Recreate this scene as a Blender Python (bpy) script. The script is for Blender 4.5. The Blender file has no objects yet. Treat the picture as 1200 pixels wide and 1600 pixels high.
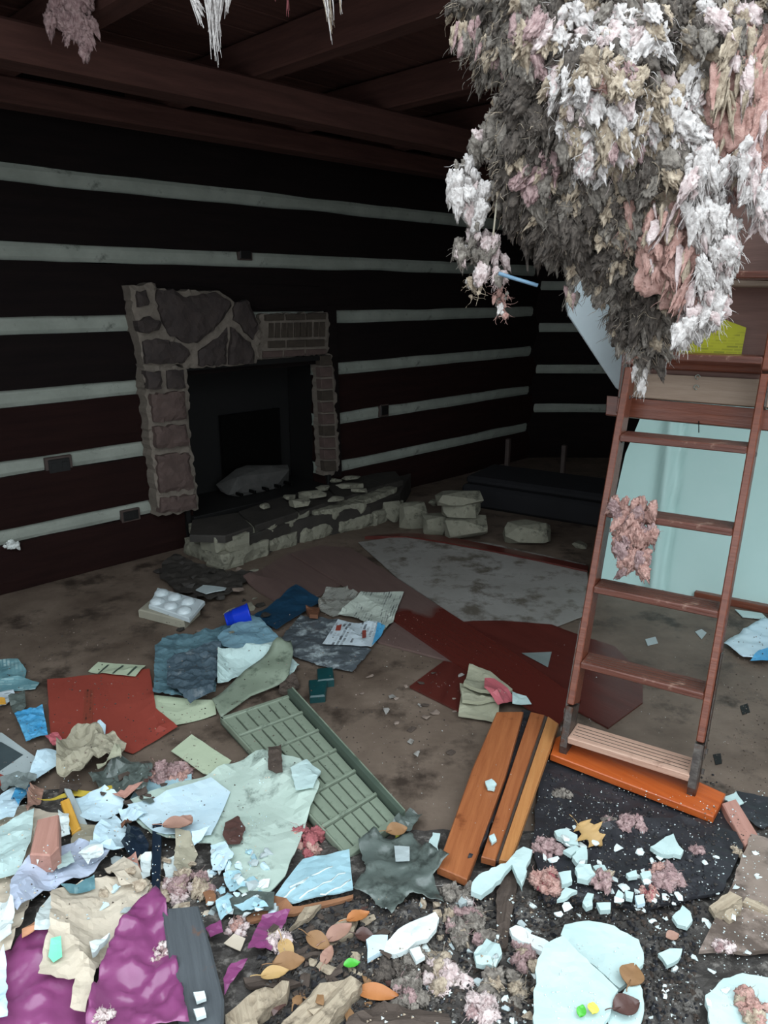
import bpy, bmesh, math, random
import numpy as np
from mathutils import Vector, Matrix, noise
from mathutils.geometry import delaunay_2d_cdt
from mathutils.bvhtree import BVHTree

# ------------------------------------------------------------------ camera, sky, exposure
SC = bpy.context.scene
COL = SC.collection
H = 1.45                       # eye height
FPX = 1150.0                   # focal length for a 1200 px wide frame
PITCH = math.radians(16.5)
cam_d = bpy.data.cameras.new('camera')
cam = bpy.data.objects.new('camera', cam_d)
COL.objects.link(cam)
cam.location = (0, 0, H)
cam.rotation_euler = (math.radians(90) - PITCH, 0, 0)
cam_d.sensor_fit = 'HORIZONTAL'
cam_d.sensor_width = 36.0
cam_d.lens = 36.0 * FPX / 1200.0
cam_d.clip_start = 0.02
SC.camera = cam

W = bpy.data.worlds.new('overcast_sky')
SC.world = W
W.use_nodes = True
wn = W.node_tree
bg = wn.nodes['Background']
tc = wn.nodes.new('ShaderNodeTexCoord')
sx = wn.nodes.new('ShaderNodeSeparateXYZ')
cr = wn.nodes.new('ShaderNodeValToRGB')
wn.links.new(tc.outputs['Generated'], sx.inputs[0])
wn.links.new(sx.outputs['Z'], cr.inputs[0])
wn.links.new(cr.outputs[0], bg.inputs['Color'])
e = cr.color_ramp.elements                                   # standard overcast sky: zenith three times the horizon
e[0].position = 0.0; e[0].color = (.28, .31, .33, 1)
e[1].position = 1.0; e[1].color = (.84, .94, 1.0, 1)
bg.inputs['Strength'].default_value = 1.0

SC.view_settings.view_transform = 'Standard'
SC.view_settings.look = 'None'
SC.view_settings.gamma = 1.0
SC.view_settings.use_curve_mapping = False
SC.view_settings.exposure = 2.15
SC.cycles.max_bounces = 6
SC.cycles.sample_clamp_indirect = 4.0

rnd = random.Random(7)

# ------------------------------------------------------------------ projection helpers (photo point -> place in the room)
CR = Vector((1, 0, 0))
CF = Vector((0, math.cos(PITCH), -math.sin(PITCH)))
CU = Vector((0, math.sin(PITCH), math.cos(PITCH)))
CO = Vector((0, 0, H))

def ray(u, v):
    return CR * ((u - 600) / FPX) + CF - CU * ((v - 800) / FPX)

def on_plane(u, v, p0, n):
    d = ray(u, v)
    return CO + d * ((p0 - CO).dot(n) / d.dot(n))

def on_z(u, v, z=0.0):
    d = ray(u, v)
    return CO + d * ((z - H) / d.z)

def at_y(u, v, y):
    d = ray(u, v)
    return CO + d * (y / d.y)

# ground height map: everything laid down is stamped in, so later pieces rest on earlier ones
GX0, GY0, GC, GNX, GNY = -2.4, 0.7, 0.01, 480, 460
def sstep(t):
    t = max(0.0, min(1.0, t))
    return t * t * (3 - 2 * t)
def mound(x, y):
    a = sstep((1.85 - y) / 0.75)
    left = sstep((-0.35 - x) / 0.6) * sstep((2.0 - y) / 0.5)
    n = noise.fractal(Vector((x * 5, y * 5, 0.3)), 1.0, 2.0, 4)
    return max(0.0, 0.07 * a + 0.05 * left + (a + 0.3 * left) * 0.022 * n)
HM = np.zeros((GNY, GNX))
for j in range(GNY):
    y = GY0 + (j + .5) * GC
    if y > 2.1: break
    for i in range(GNX):
        HM[j, i] = mound(GX0 + (i + .5) * GC, y)
def hgt(x, y):
    i = int((x - GX0) / GC); j = int((y - GY0) / GC)
    if 0 <= i < GNX and 0 <= j < GNY: return HM[j, i]
    return 0.0
def on_ground(u, v):
    z = 0.0
    for k in range(16):
        p = on_z(u, v, z)
        z = 0.45 * z + 0.55 * hgt(p.x, p.y)
    p = on_z(u, v, z)
    return p
def stamp(o):
    me = o.data; mw = MW[o.name]
    vs = [mw @ v.co for v in me.vertices]
    t = BVHTree.FromPolygons(vs, [list(p.vertices) for p in me.polygons])
    x0 = min(v.x for v in vs); x1 = max(v.x for v in vs); y0 = min(v.y for v in vs); y1 = max(v.y for v in vs)
    dn = Vector((0, 0, -1))
    for j in range(max(0, int((y0 - GY0) / GC)), min(GNY, int((y1 - GY0) / GC) + 1)):
        for i in range(max(0, int((x0 - GX0) / GC)), min(GNX, int((x1 - GX0) / GC) + 1)):
            h = t.ray_cast(Vector((GX0 + (i + .5) * GC, GY0 + (j + .5) * GC, 2.0)), dn)[0]
            if h is not None and h.z > HM[j, i] and h.z < 0.6: HM[j, i] = h.z

# ------------------------------------------------------------------ materials
def lin(h):
    h = h.lstrip('#'); out = []
    for k in (0, 2, 4):
        c = int(h[k:k + 2], 16) / 255
        out.append(c / 12.92 if c <= .04045 else ((c + .055) / 1.055) ** 2.4)
    return (*out, 1)
MATS = {}
def mat(name, c1, c2=None, scale=8, rough=.7, bump=.2, stretch=(1, 1, 1), spots=None, spot_amt=.45, spot_scale=14,
        contrast=.25, spec=.5, metal=0.0, trans=0.0, bumpscale=None, print_=None, stain=None):
    if name in MATS: return MATS[name]
    m = bpy.data.materials.new(name); m.use_nodes = True
    nt = m.node_tree; N = nt.nodes; L = nt.links
    b = N['Principled BSDF']
    b.inputs['Roughness'].default_value = rough
    b.inputs['Specular IOR Level'].default_value = spec
    b.inputs['Metallic'].default_value = metal
    if trans: b.inputs['Transmission Weight'].default_value = trans
    t = N.new('ShaderNodeTexCoord'); mp = N.new('ShaderNodeMapping')
    mp.inputs['Scale'].default_value = stretch
    L.new(t.outputs['Object'], mp.inputs[0])
    nz = N.new('ShaderNodeTexNoise'); nz.inputs['Scale'].default_value = scale
    nz.inputs['Detail'].default_value = 6; nz.inputs['Roughness'].default_value = .65
    L.new(mp.outputs[0], nz.inputs['Vector'])
    r = N.new('ShaderNodeValToRGB')
    r.color_ramp.elements[0].position = .5 - contrast; r.color_ramp.elements[0].color = lin(c1)
    r.color_ramp.elements[1].position = .5 + contrast; r.color_ramp.elements[1].color = lin(c2 or c1)
    L.new(nz.outputs['Fac'], r.inputs[0])
    out = r.outputs[0]
    def over(fac, col, prev):
        mx = N.new('ShaderNodeMix'); mx.data_type = 'RGBA'
        L.new(fac, mx.inputs[0]); L.new(prev, mx.inputs[6]); mx.inputs[7].default_value = lin(col)
        return mx.outputs[2]
    if print_:                       # flat illegible print: lines of dark dashes
        col, lines, dash, amt = print_
        br = N.new('ShaderNodeTexBrick'); br.inputs['Scale'].default_value = 1.0
        br.inputs['Color1'].default_value = (1, 1, 1, 1); br.inputs['Color2'].default_value = (.0, .0, .0, 1)
        br.inputs['Mortar'].default_value = (0, 0, 0, 1)
        br.inputs['Brick Width'].default_value = dash; br.inputs['Row Height'].default_value = lines
        br.inputs['Mortar Size'].default_value = lines * .22; br.offset = .37
        L.new(t.outputs['Object'], br.inputs['Vector'])
        n3 = N.new('ShaderNodeTexNoise'); n3.inputs['Scale'].default_value = 12; L.new(t.outputs['Object'], n3.inputs['Vector'])
        r3 = N.new('ShaderNodeValToRGB'); r3.color_ramp.elements[0].position = .45; r3.color_ramp.elements[1].position = .55
        L.new(n3.outputs['Fac'], r3.inputs[0])
        mu = N.new('ShaderNodeMath'); mu.operation = 'MULTIPLY'; L.new(br.outputs['Color'], mu.inputs[0]); L.new(r3.outputs[0], mu.inputs[1])
        m2 = N.new('ShaderNodeMath'); m2.operation = 'MULTIPLY'; L.new(mu.outputs[0], m2.inputs[0]); m2.inputs[1].default_value = amt
        out = over(m2.outputs[0], col, out)
    if spots:
        n2 = N.new('ShaderNodeTexNoise'); n2.inputs['Scale'].default_value = spot_scale
        n2.inputs['Detail'].default_value = 8; n2.inputs['Roughness'].default_value = .7
        L.new(t.outputs['Object'], n2.inputs['Vector'])
        r2 = N.new('ShaderNodeValToRGB')
        r2.color_ramp.elements[0].position = 1 - spot_amt - .06; r2.color_ramp.elements[1].position = 1 - spot_amt + .06
        L.new(n2.outputs['Fac'], r2.inputs[0])
        out = over(r2.outputs[0], spots, out)
    if stain:                        # water stain creeping along the piece from one end: (colour, start x, direction)
        sp = N.new('ShaderNodeSeparateXYZ'); L.new(t.outputs['Object'], sp.inputs[0])
        n5 = N.new('ShaderNodeTexNoise'); n5.inputs['Scale'].default_value = 5; L.new(t.outputs['Object'], n5.inputs['Vector'])
        m5 = N.new('ShaderNodeMath'); m5.operation = 'MULTIPLY_ADD'; L.new(n5.outputs['Fac'], m5.inputs[0]); m5.inputs[1].default_value = .5
        m6 = N.new('ShaderNodeMath'); m6.operation = 'MULTIPLY'; L.new(sp.outputs['X'], m6.inputs[0]); m6.inputs[1].default_value = stain[2]
        L.new(m6.outputs[0], m5.inputs[2])
        r5 = N.new('ShaderNodeValToRGB'); r5.color_ramp.elements[0].position = max(0, stain[1] - .04); r5.color_ramp.elements[1].position = stain[1] + .04
        L.new(m5.outputs[0], r5.inputs[0])
        out = over(r5.outputs[0], stain[0], out)
        rr = N.new('ShaderNodeMapRange'); L.new(r5.outputs[0], rr.inputs[0]); rr.inputs[3].default_value = rough; rr.inputs[4].default_value = .25
        L.new(rr.outputs[0], b.inputs['Roughness'])
    L.new(out, b.inputs['Base Color'])
    if bump:
        bp = N.new('ShaderNodeBump'); bp.inputs['Strength'].default_value = bump; bp.inputs['Distance'].default_value = .01
        if bumpscale:
            n4 = N.new('ShaderNodeTexNoise'); n4.inputs['Scale'].default_value = bumpscale; n4.inputs['Detail'].default_value = 5
            L.new(mp.outputs[0], n4.inputs['Vector']); L.new(n4.outputs['Fac'], bp.inputs['Height'])
        else: L.new(nz.outputs['Fac'], bp.inputs['Height'])
        L.new(bp.outputs[0], b.inputs['Normal'])
    MATS[name] = m
    return m

G = (1, 14, 14)      # grain along local X
M = dict(
    floor=mat('dirty_subfloor', '#47392f', '#7d6d60', 3.2, .6, .3, spots='#382d25', spot_amt=.42, spot_scale=4, bumpscale=18),
    log=mat('dark_hewn_log', '#110c0c', '#1b1312', 3, .9, .5, (1, 8, 8), spec=.15),
    logred=mat('reddish_hewn_log', '#190b0a', '#261411', 3, .9, .5, (1, 8, 8), spec=.15),
    chink=mat('painted_chinking', '#84897f', '#a0a49a', 6, .8, .2, spots='#666a62', spot_amt=.36),
    ceil=mat('old_ceiling_wood', '#3b2521', '#583a33', 3, .85, .4, (1, 9, 9), spec=.2),
    stone=mat('fireplace_stone', '#2a2322', '#443935', 12, .85, .6),
    stone_red=mat('reddish_stone', '#463733', '#62504a', 12, .85, .6),
    mortar=mat('mortar', '#665d54', '#81766b', 25, .9, .6),
    brick=mat('dull_brick', '#352d26', '#483e34', 20, .9, .4),
    limestone=mat('pale_hearth_stone', '#6b695c', '#8d8a79', 9, .85, .6, spots='#4a483e', spot_amt=.4),
    hearth=mat('sooty_slate', '#221f1c', '#3a3530', 8, .7, .5),
    soot=mat('soot_black', '#070606', '#0e0c0b', 10, .6, .2),
    firemetal=mat('black_metal', '#0b0b0b', '#141312', 20, .35, .1, metal=.6),
    ash=mat('grey_ash', '#3a3937', '#504e4b', 18, .9, .5),
    rail=mat('wet_red_brown_wood', '#572a1c', '#7d4632', 5, .32, .25, G),
    tread=mat('worn_red_brown_tread', '#4e2a20', '#704235', 5, .3, .35, (1, 30, 30), spots='#a88674', spot_amt=.34),
    paletread=mat('bare_pale_tread', '#a98370', '#c6a490', 5, .6, .35, (1, 30, 30), spots='#7a594a', spot_amt=.34),
    hatch=mat('hatch_plywood', '#5c4038', '#74544a', 5, .6, .2, G),
    hatchgrey=mat('weathered_board', '#85705f', '#9c8877', 5, .7, .25, G),
    metal=mat('rusty_hinge_metal', '#3d3634', '#6d6660', 25, .4, .3, metal=.6, spots='#53301f', spot_amt=.42),
    yellow=mat('yellow_sticker', '#9b9a10', '#a8a61c', 8, .5, .0, print_=('#6f7010', .009, .035, .8)),
    mint=mat('mint_plastic_sheet', '#b4d6d0', '#c2ded9', 2, .5, .1),
    drywall=mat('grey_wallboard', '#aeb9bd', '#bcc6ca', 6, .85, .1),
    orange=mat('wet_orange_plank', '#9a4219', '#bd602b', 4, .3, .2, G),
    cedar=mat('cedar_board', '#84492a', '#a5663e', 4, .42, .3, G, spots='#5f2f18', spot_amt=.33, spot_scale=7),
    cedarpale=mat('cedar_board_edge', '#a06638', '#b9824e', 4, .45, .3, G),
    dustboard=mat('dusty_brown_board', '#5a4743', '#6c5852', 4, .5, .15, (1, 6, 6)),
    redboard=mat('wet_red_board', '#451d19', '#5a2a24', 3, .28, .1, (1, 6, 6)),
    longboard=mat('half_wet_board', '#5a4743', '#6c5852', 4, .5, .15, (1, 6, 6), stain=('#55241e', .28, 1.0)),
    dustsheet=mat('pale_dusty_sheet', '#7f7a74', '#9c9a96', 3, .6, .2, spots='#5c554c', spot_amt=.45, spot_scale=6),
    tar=mat('black_felt_board', '#1d1d20', '#313136', 9, .45, .5, spots='#4a4a4e', spot_amt=.36, spot_scale=22),
    tan=mat('soiled_plywood', '#7d6d60', '#93837a', 5, .65, .4, spots='#574a42', spot_amt=.45, spot_scale=8),
    soil=mat('dark_rubble', '#262220', '#4a4541', 26, .7, .9, spots='#79736d', spot_amt=.42, spot_scale=30),
    striped=mat('striped_green_paper', '#a9b59a', '#bac4a8', 4, .75, .2),
    white=mat('white_foam', '#c6d1d0', '#dde5e3', 9, .7, .25),
    plaster=mat('mint_white_plaster', '#a8bfbd', '#bed1ce', 6, .8, .2, spots='#9a8c78', spot_amt=.27, spot_scale=7),
    bluewhite=mat('blue_white_paper', '#b4cfdc', '#cfe2e8', 4, .7, .2),
    greenwhite=mat('stained_pale_green_board', '#a3b6aa', '#bccac0', 5, .6, .3, spots='#6f7d74', spot_amt=.4, spot_scale=9),
    skyblue=mat('pale_blue_foam', '#8fb5c0', '#a9c9d2', 5, .5, .2),
    fibre=mat('brown_fibreboard', '#7a5238', '#96694a', 14, .9, .4),
    grille=mat('sage_green_plastic', '#6f7a69', '#8a9584', 5, .5, .15, spots='#4f5a4c', spot_amt=.38),
    grilledark=mat('dark_sage_plastic', '#3c483f', '#4b574c', 5, .5, .15),
    red=mat('red_card', '#86392f', '#984438', 3, .5, .15),
    redprint=mat('red_card_dark_print', '#7a3326', '#8c4434', 9, .6, .1, print_=('#2a1a16', .012, .03, .9)),
    teal=mat('dull_teal_cloth', '#47656f', '#5f8089', 6, .7, .4, spots='#38525c', spot_amt=.42, spot_scale=5),
    tealpale=mat('pale_blue_cloth', '#5f8494', '#7d9fac', 6, .7, .3),
    slate=mat('dark_blue_grey_cloth', '#2d3d47', '#43555f', 7, .7, .5, spots='#6d7478', spot_amt=.36),
    cream=mat('pale_green_paper', '#a9b59a', '#bac4a8', 4, .75, .2, spots='#8a9680', spot_amt=.36),
    offwhite=mat('off_white_paper', '#a9c0be', '#bdd2ce', 4, .75, .2),
    navy=mat('dark_blue_card', '#143247', '#1c4059', 4, .45, .2),
    news=mat('newsprint', '#a2aaa0', '#b6bdb2', 4, .8, .2, print_=('#3b4044', .012, .06, .85)),
    news2=mat('stained_newsprint', '#84847c', '#9a9a92', 5, .8, .2, print_=('#4a4a4a', .011, .05, .8), spots='#5d564c', spot_amt=.42),
    flyer=mat('white_flyer', '#b7c4cc', '#cbd6da', 4, .6, .1, print_=('#20242c', .018, .05, .9)),
    mono=mat('black_and_white_page', '#3d4347', '#565d62', 7, .4, .4, spots='#9aa4a6', spot_amt=.43, spot_scale=16),
    cup=mat('blue_plastic', '#0c2fae', '#1038c4', 4, .3, .0),
    clear=mat('cloudy_white_plastic', '#b9c4c8', '#ccd6d8', 8, .3, .15),
    carton=mat('pale_carton', '#8b8778', '#a09b8a', 8, .85, .2),
    dteal=mat('dark_teal_plastic', '#0f3234', '#164244', 8, .35, .15),
    tealpaper=mat('teal_print_paper', '#48727c', '#76a0a6', 7, .6, .3, print_=('#b8d0d0', .014, .05, .7)),
    bluebag=mat('blue_print_packet', '#1f7fb4', '#6fb6d8', 9, .35, .4),
    beige=mat('beige_crumpled_paper', '#8b8573', '#a8a18c', 6, .8, .3, spots='#6b6352', spot_amt=.4),
    lightbeige=mat('cream_crumpled_paper', '#b9ab98', '#d0c4b2', 5, .8, .35, spots='#a89a88', spot_amt=.34),
    grey=mat('grey_board', '#66706e', '#7d8684', 5, .6, .2),
    greyglass=mat('dark_grey_picture', '#3b4548', '#4a5558', 5, .25, .1),
    lightgrey=mat('light_grey_card', '#9aa5a6', '#b0baba', 5, .7, .2),
    lilac=mat('lilac_grey_paper', '#a6b0c4', '#bcc4d4', 4, .6, .25),
    purple=mat('magenta_plastic_film', '#7a3866', '#90507a', 4, .3, .3, spec=.6),
    darkboard=mat('weathered_grey_plank', '#3c4044', '#53585c', 5, .7, .4, G, spots='#6b4a38', spot_amt=.33),
    brokenwood=mat('splintered_pale_wood', '#8f7f6b', '#b3a48e', 5, .8, .6, (1, 20, 20), spots='#5d5142', spot_amt=.4),
    rotwood=mat('rotten_dark_wood', '#3a2f29', '#55483f', 6, .8, .6, (1, 18, 18)),
    block=mat('pinkish_wood_block', '#9a6e60', '#b5877a', 5, .7, .2, G),
    stick=mat('ochre_stick', '#c58c2c', '#d8a548', 5, .6, .1, G),
    yellowcard=mat('yellow_card', '#c7ac3a', '#d6bd52', 5, .6, .1),
    strip=mat('black_plastic_strip', '#131d2a', '#1d2a38', 8, .35, .2, spots='#8d9aa2', spot_amt=.3, spot_scale=40),
    leafbrown=mat('brown_leaf', '#7b5a3c', '#96714c', 12, .7, .3),
    leaftan=mat('tan_leaf', '#a5855a', '#b8975f', 12, .7, .3),
    leaforange=mat('orange_leaf', '#9c6136', '#b87844', 12, .6, .3),
    leafpink=mat('pinkish_brown_leaf', '#8d6a5e', '#a8826f', 12, .7, .3),
    leafdark=mat('dark_wet_leaf', '#4a3430', '#5c423c', 12, .4, .3),
    green=mat('green_leaf', '#3d9a2f', '#58b844', 9, .4, .1),
    yellowleaf=mat('yellow_petal', '#c9c448', '#d8d468', 9, .6, .1),
    ingrey=mat('grey_insulation', '#5d554e', '#9d948a', 70, .95, .9, contrast=.16),
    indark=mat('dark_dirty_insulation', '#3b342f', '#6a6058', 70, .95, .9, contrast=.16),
    inwhite=mat('white_insulation', '#b3aaa6', '#efe8e4', 70, .95, .9, contrast=.16),
    inbeige=mat('beige_insulation', '#8d7b68', '#cdbca6', 70, .95, .9, contrast=.16),
    inpink=mat('pink_insulation', '#a57a70', '#d3aba0', 70, .95, .9, contrast=.16),
    inpinkpale=mat('pale_pink_insulation', '#b9a09e', '#ecdcd8', 70, .95, .9, contrast=.16),
    pinkwet=mat('wet_pink_insulation', '#8c4a4c', '#a66064', 20, .8, .5),
    dustpink=mat('dusty_pink_insulation', '#8a6c6c', '#c2a5a2', 70, .95, .9, contrast=.16),
    wire=mat('pale_wire', '#b5ac98', '#c5bca8', 10, .5, .0),
    bluestick=mat('blue_grey_straw', '#5d7d96', '#7c9ab0', 30, .5, .1),
    smoke=mat('murky_film', '#5a6460', '#78827c', 8, .28, .4, spots='#454c48', spot_amt=.42, trans=.3),
    mintgreen=mat('mint_green_print', '#6fcfa6', '#83dcb6', 5, .7, .1),
    outlet=mat('black_box', '#0c0b0b', '#171514', 20, .5, .1),
    outletrim=mat('dull_box_rim', '#3b2f2b', '#4a3d38', 20, .6, .1),
    rag=mat('white_rag', '#cfd3cf', '#e3e6e2', 12, .8, .3),
    peach=mat('peach_card', '#c58a66', '#d29a78', 5, .7, .1),
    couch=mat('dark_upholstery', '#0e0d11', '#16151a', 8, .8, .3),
    copper=mat('brown_blob', '#5c3a28', '#734a32', 15, .7, .4),
    pinkpaper=mat('faded_red_cover', '#a8525a', '#b8626a', 6, .6, .15),
    books=mat('yellowed_pages', '#8d8c78', '#a7a68f', 7, .8, .3, (1, 1, 20)),
)

# ------------------------------------------------------------------ object helpers
MW = {}
def mesh_obj(name, vs, fs, m, parent=None, smooth=False, mw=None, mats=None, mi=None):
    me = bpy.data.meshes.new(name); me.from_pydata([tuple(v) for v in vs], [], fs)
    me.materials.append(M[m] if isinstance(m, str) else m)
    if mats:
        for x in mats: me.materials.append(M[x])
        me.polygons.foreach_set('material_index', mi)
    if smooth: me.polygons.foreach_set('use_smooth', [True] * len(me.polygons))
    me.update()
    o = bpy.data.objects.new(name, me); COL.objects.link(o)
    mw = mw or Matrix.Identity(4)
    MW[o.name] = mw
    if parent is not None:
        o.parent = parent
        o.matrix_basis = MW[parent.name].inverted() @ mw
    else: o.matrix_basis = mw
    return o
def tag(o, label=None, cat=None, group=None, kind=None):
    if label: o['label'] = label
    if cat: o['category'] = cat
    if group: o['group'] = group
    if kind: o['kind'] = kind
    return o
def thing(name, loc, label, cat, group=None, mw=None):
    o = bpy.data.objects.new(name, None); COL.objects.link(o)
    o.empty_display_size = .05
    mw = mw or Matrix.Translation(loc)
    o.matrix_basis = mw; MW[o.name] = mw
    return tag(o, label, cat, group)
def root(name, loc=(0, 0, 0)):
    o = bpy.data.objects.new(name, None); COL.objects.link(o); o.location = loc
    MW[o.name] = Matrix.Translation(loc); o['kind'] = 'structure'
    return o
def frame(o, x, z):
    z = z.normalized(); x = (x - z * x.dot(z)).normalized(); y = z.cross(x)
    m = Matrix((x, y, z)).transposed().to_4x4(); m.translation = o
    return m
def centre(ps):
    c = Vector((0, 0, 0))
    for p in ps: c += p
    return c / len(ps)
def longest(ps):
    b = None
    for i in range(len(ps)):
        e = ps[(i + 1) % len(ps)] - ps[i]
        if b is None or e.length > b.length: b = e
    return b
def area2(p): return sum(p[i].x * p[(i + 1) % len(p)].y - p[(i + 1) % len(p)].x * p[i].y for i in range(len(p))) / 2

def slab(name, ps, n, thick, m, parent=None, bev=.003, wob=0.0, xdir=None, smooth=False):
    """solid board: outline ps is its top face, n its outward normal, edges eased"""
    c = centre(ps); mw = frame(c, xdir or longest(ps), n); inv = mw.inverted()
    q = [inv @ p for p in ps]
    q = [Vector((a.x, a.y, 0)) for a in q]
    if area2(q) < 0: q.reverse()
    k = len(q); vs = []; fs = []
    wobs = [rnd.uniform(-wob, wob) for _ in q]
    cc = Vector((0, 0, 0))
    def ins(a, i):
        e0 = (q[i] - q[i - 1]); e1 = (q[(i + 1) % k] - q[i])
        n0 = Vector((-e0.y, e0.x, 0)); n1 = Vector((-e1.y, e1.x, 0))
        if n0.length: n0.normalize()
        if n1.length: n1.normalize()
        return a + (n0 + n1) * .5 * bev * 1.3
    for z, inset in ((-thick, 0), (-bev, 0), (0, 1)):
        for i, a in enumerate(q):
            b = ins(a, i) if inset else a
            vs.append((b.x, b.y, z + (wobs[i] if z > -thick else 0)))
    for r in range(2):
        for i in range(k):
            j = (i + 1) % k
            fs.append((r * k + i, r * k + j, (r + 1) * k + j, (r + 1) * k + i))
    fs.append(tuple(range(2 * k, 3 * k))); fs.append(tuple(reversed(range(k))))
    return mesh_obj(name, vs, fs, m, parent, smooth, mw)

def box(name, o, X, Y, Z, lo, hi, m, parent=None, bev=.003):
    """box in the frame (o; X,Y,Z) between corners lo and hi"""
    mw = Matrix((X, Y, Z)).transposed().to_4x4(); c = Vector(((lo[0] + hi[0]) / 2, (lo[1] + hi[1]) / 2, (lo[2] + hi[2]) / 2))
    mw.translation = o + X * c.x + Y * c.y + Z * c.z
    bm = bmesh.new(); bmesh.ops.create_cube(bm, size=1)
    for v in bm.verts: v.co = Vector((v.co.x * (hi[0] - lo[0]), v.co.y * (hi[1] - lo[1]), v.co.z * (hi[2] - lo[2])))
    if bev: bmesh.ops.bevel(bm, geom=bm.edges[:], offset=bev, segments=1, affect='EDGES')
    bm.verts.index_update()
    vs = [v.co.copy() for v in bm.verts]; fs = [[v.index for v in f.verts] for f in bm.faces]; bm.free()
    return mesh_obj(name, vs, fs, m, parent, False, mw)

def inside(p, q):
    r = False; j = len(q) - 1
    for i in range(len(q)):
        if (q[i].y > p.y) != (q[j].y > p.y) and p.x < (q[j].x - q[i].x) * (p.y - q[i].y) / (q[j].y - q[i].y) + q[i].x: r = not r
        j = i
    return r
def edge_dist(p, q):
    d = 9
    for i in range(len(q)):
        a = q[i]; b = q[(i + 1) % len(q)]; ab = b - a
        t = max(0, min(1, (p - a).dot(ab) / max(ab.dot(ab), 1e-9)))
        d = min(d, (p - a - ab * t).length)
    return d
def fill(q, res, jag=0.0, seed=0):
    """outline q (2-D) -> points and triangles, outline resampled (and made ragged), inside filled"""
    r = random.Random(seed); out = []
    for i in range(len(q)):
        a = q[i]; b = q[(i + 1) % len(q)]; n = max(1, int((b - a).length / res))
        for t in range(n):
            p = a.lerp(b, t / n)
            if jag and t: p = p + Vector((r.uniform(-jag, jag), r.uniform(-jag, jag)))
            out.append(p)
    pts = list(out); k = len(out)
    x0 = min(p.x for p in q); x1 = max(p.x for p in q); y0 = min(p.y for p in q); y1 = max(p.y for p in q)
    y = y0 + res / 2; row = 0
    while y < y1:
        x = x0 + (res / 2 if row % 2 else 0)
        while x < x1:
            p = Vector((x + r.uniform(-.2, .2) * res, y + r.uniform(-.2, .2) * res))
            if inside(p, out) and edge_dist(p, out) > res * .45: pts.append(p)
            x += res
        y += res * .87; row += 1
    V, E_, F_, _, _, _ = delaunay_2d_cdt(pts, [(i, (i + 1) % k) for i in range(k)], [], 1, 1e-7)
    return V, F_
def solidify(top, F_, thick, nrm=None):
    n = len(top); vs = list(top) + [v - Vector((0, 0, thick)) for v in top]
    fs = []; cnt = {}
    for f in F_:
        fs.append(tuple(f)); fs.append(tuple(n + i for i in reversed(f)))
        for i in range(len(f)):
            e = (f[i], f[(i + 1) % len(f)]); cnt[e] = 1
    for (a, b) in cnt:
        if (b, a) not in cnt: fs.append((b, a, n + a, n + b))
    return vs, fs
def crease(p, s):
    a = noise.noise(p * 1.0 + Vector((s, 0, 0))); b = noise.noise(p * 2.3 + Vector((0, s, 3)))
    c = noise.noise(p * 5.1 + Vector((s, s, 1)))
    return (1 - 2.2 * abs(a)) * .62 + (1 - 2.2 * abs(b)) * .36 + (1 - 2.2 * abs(c)) * .16

def sheet(name, uv, m, label=None, cat=None, off=.003, th=.0015, res=.02, amp=0.0, ns=12, jag=0.0, parent=None, curl=0.0,
          group=None, lift=None, smooth=False, flat=False, st=True):
    """a sheet lying on whatever is below it; uv = its outline as seen; flat keeps it plane (rigid)"""
    ps = [on_ground(u, v) for u, v in uv]
    c = centre(ps); seed = rnd.random() * 50
    if flat:
        zs = max(p.z for p in ps) if flat is True else flat
        ps = [on_z(u, v, zs + off + th) for u, v in uv]; c = centre(ps)
    x = longest(ps); mw = frame(c, Vector((x.x, x.y, 0)), Vector((0, 0, 1))); inv = mw.inverted()
    q = [Vector(((inv @ p).x, (inv @ p).y)) for p in ps]
    if area2(q) < 0: q.reverse()
    V, F_ = fill(q, res, jag, int(seed * 100))
    top = []
    for v in V:
        w = mw @ Vector((v.x, v.y, 0))
        top.append(Vector((v.x, v.y, 0 if flat else hgt(w.x, w.y) - c.z)))
    if not flat:                       # stiffness: smooth upwards only
        nb = [set() for _ in V]
        for f in F_:
            for i in range(3): nb[f[i]].add(f[i - 1]); nb[f[i]].add(f[(i + 1) % 3])
        base = [t.z for t in top]
        for k in range(5):
            z2 = [max(base[i], sum(top[j].z for j in nb[i]) / max(1, len(nb[i]))) for i in range(len(top))]
            for i, z in enumerate(z2): top[i].z = z
    for i, v in enumerate(V):
        d = 0
        if amp: d = amp * max(0, .5 + crease(Vector((v.x * ns, v.y * ns, seed)), seed))
        if curl: d += curl * max(0, 1 - edge_dist(Vector((v.x, v.y)), q) / .05) ** 2 * (.5 + noise.noise(Vector((v.x * 6, v.y * 6, seed))))
        if lift:                        # one corner lifted: (u,v,height,radius)
            for (lu, lv, lh, lr) in lift:
                pl = on_z(lu, lv, c.z); w = mw @ Vector((v.x, v.y, 0))
                d += lh * max(0, 1 - (Vector((w.x, w.y)) - Vector((pl.x, pl.y))).length / lr) ** 2
        top[i].z += (0 if flat else off + th) + d
    vs, fs = solidify(top, F_, th)
    o = mesh_obj(name, vs, fs, m, parent, smooth, mw)
    if label: tag(o, label, cat, group)
    if st: stamp(o)
    return o

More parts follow.
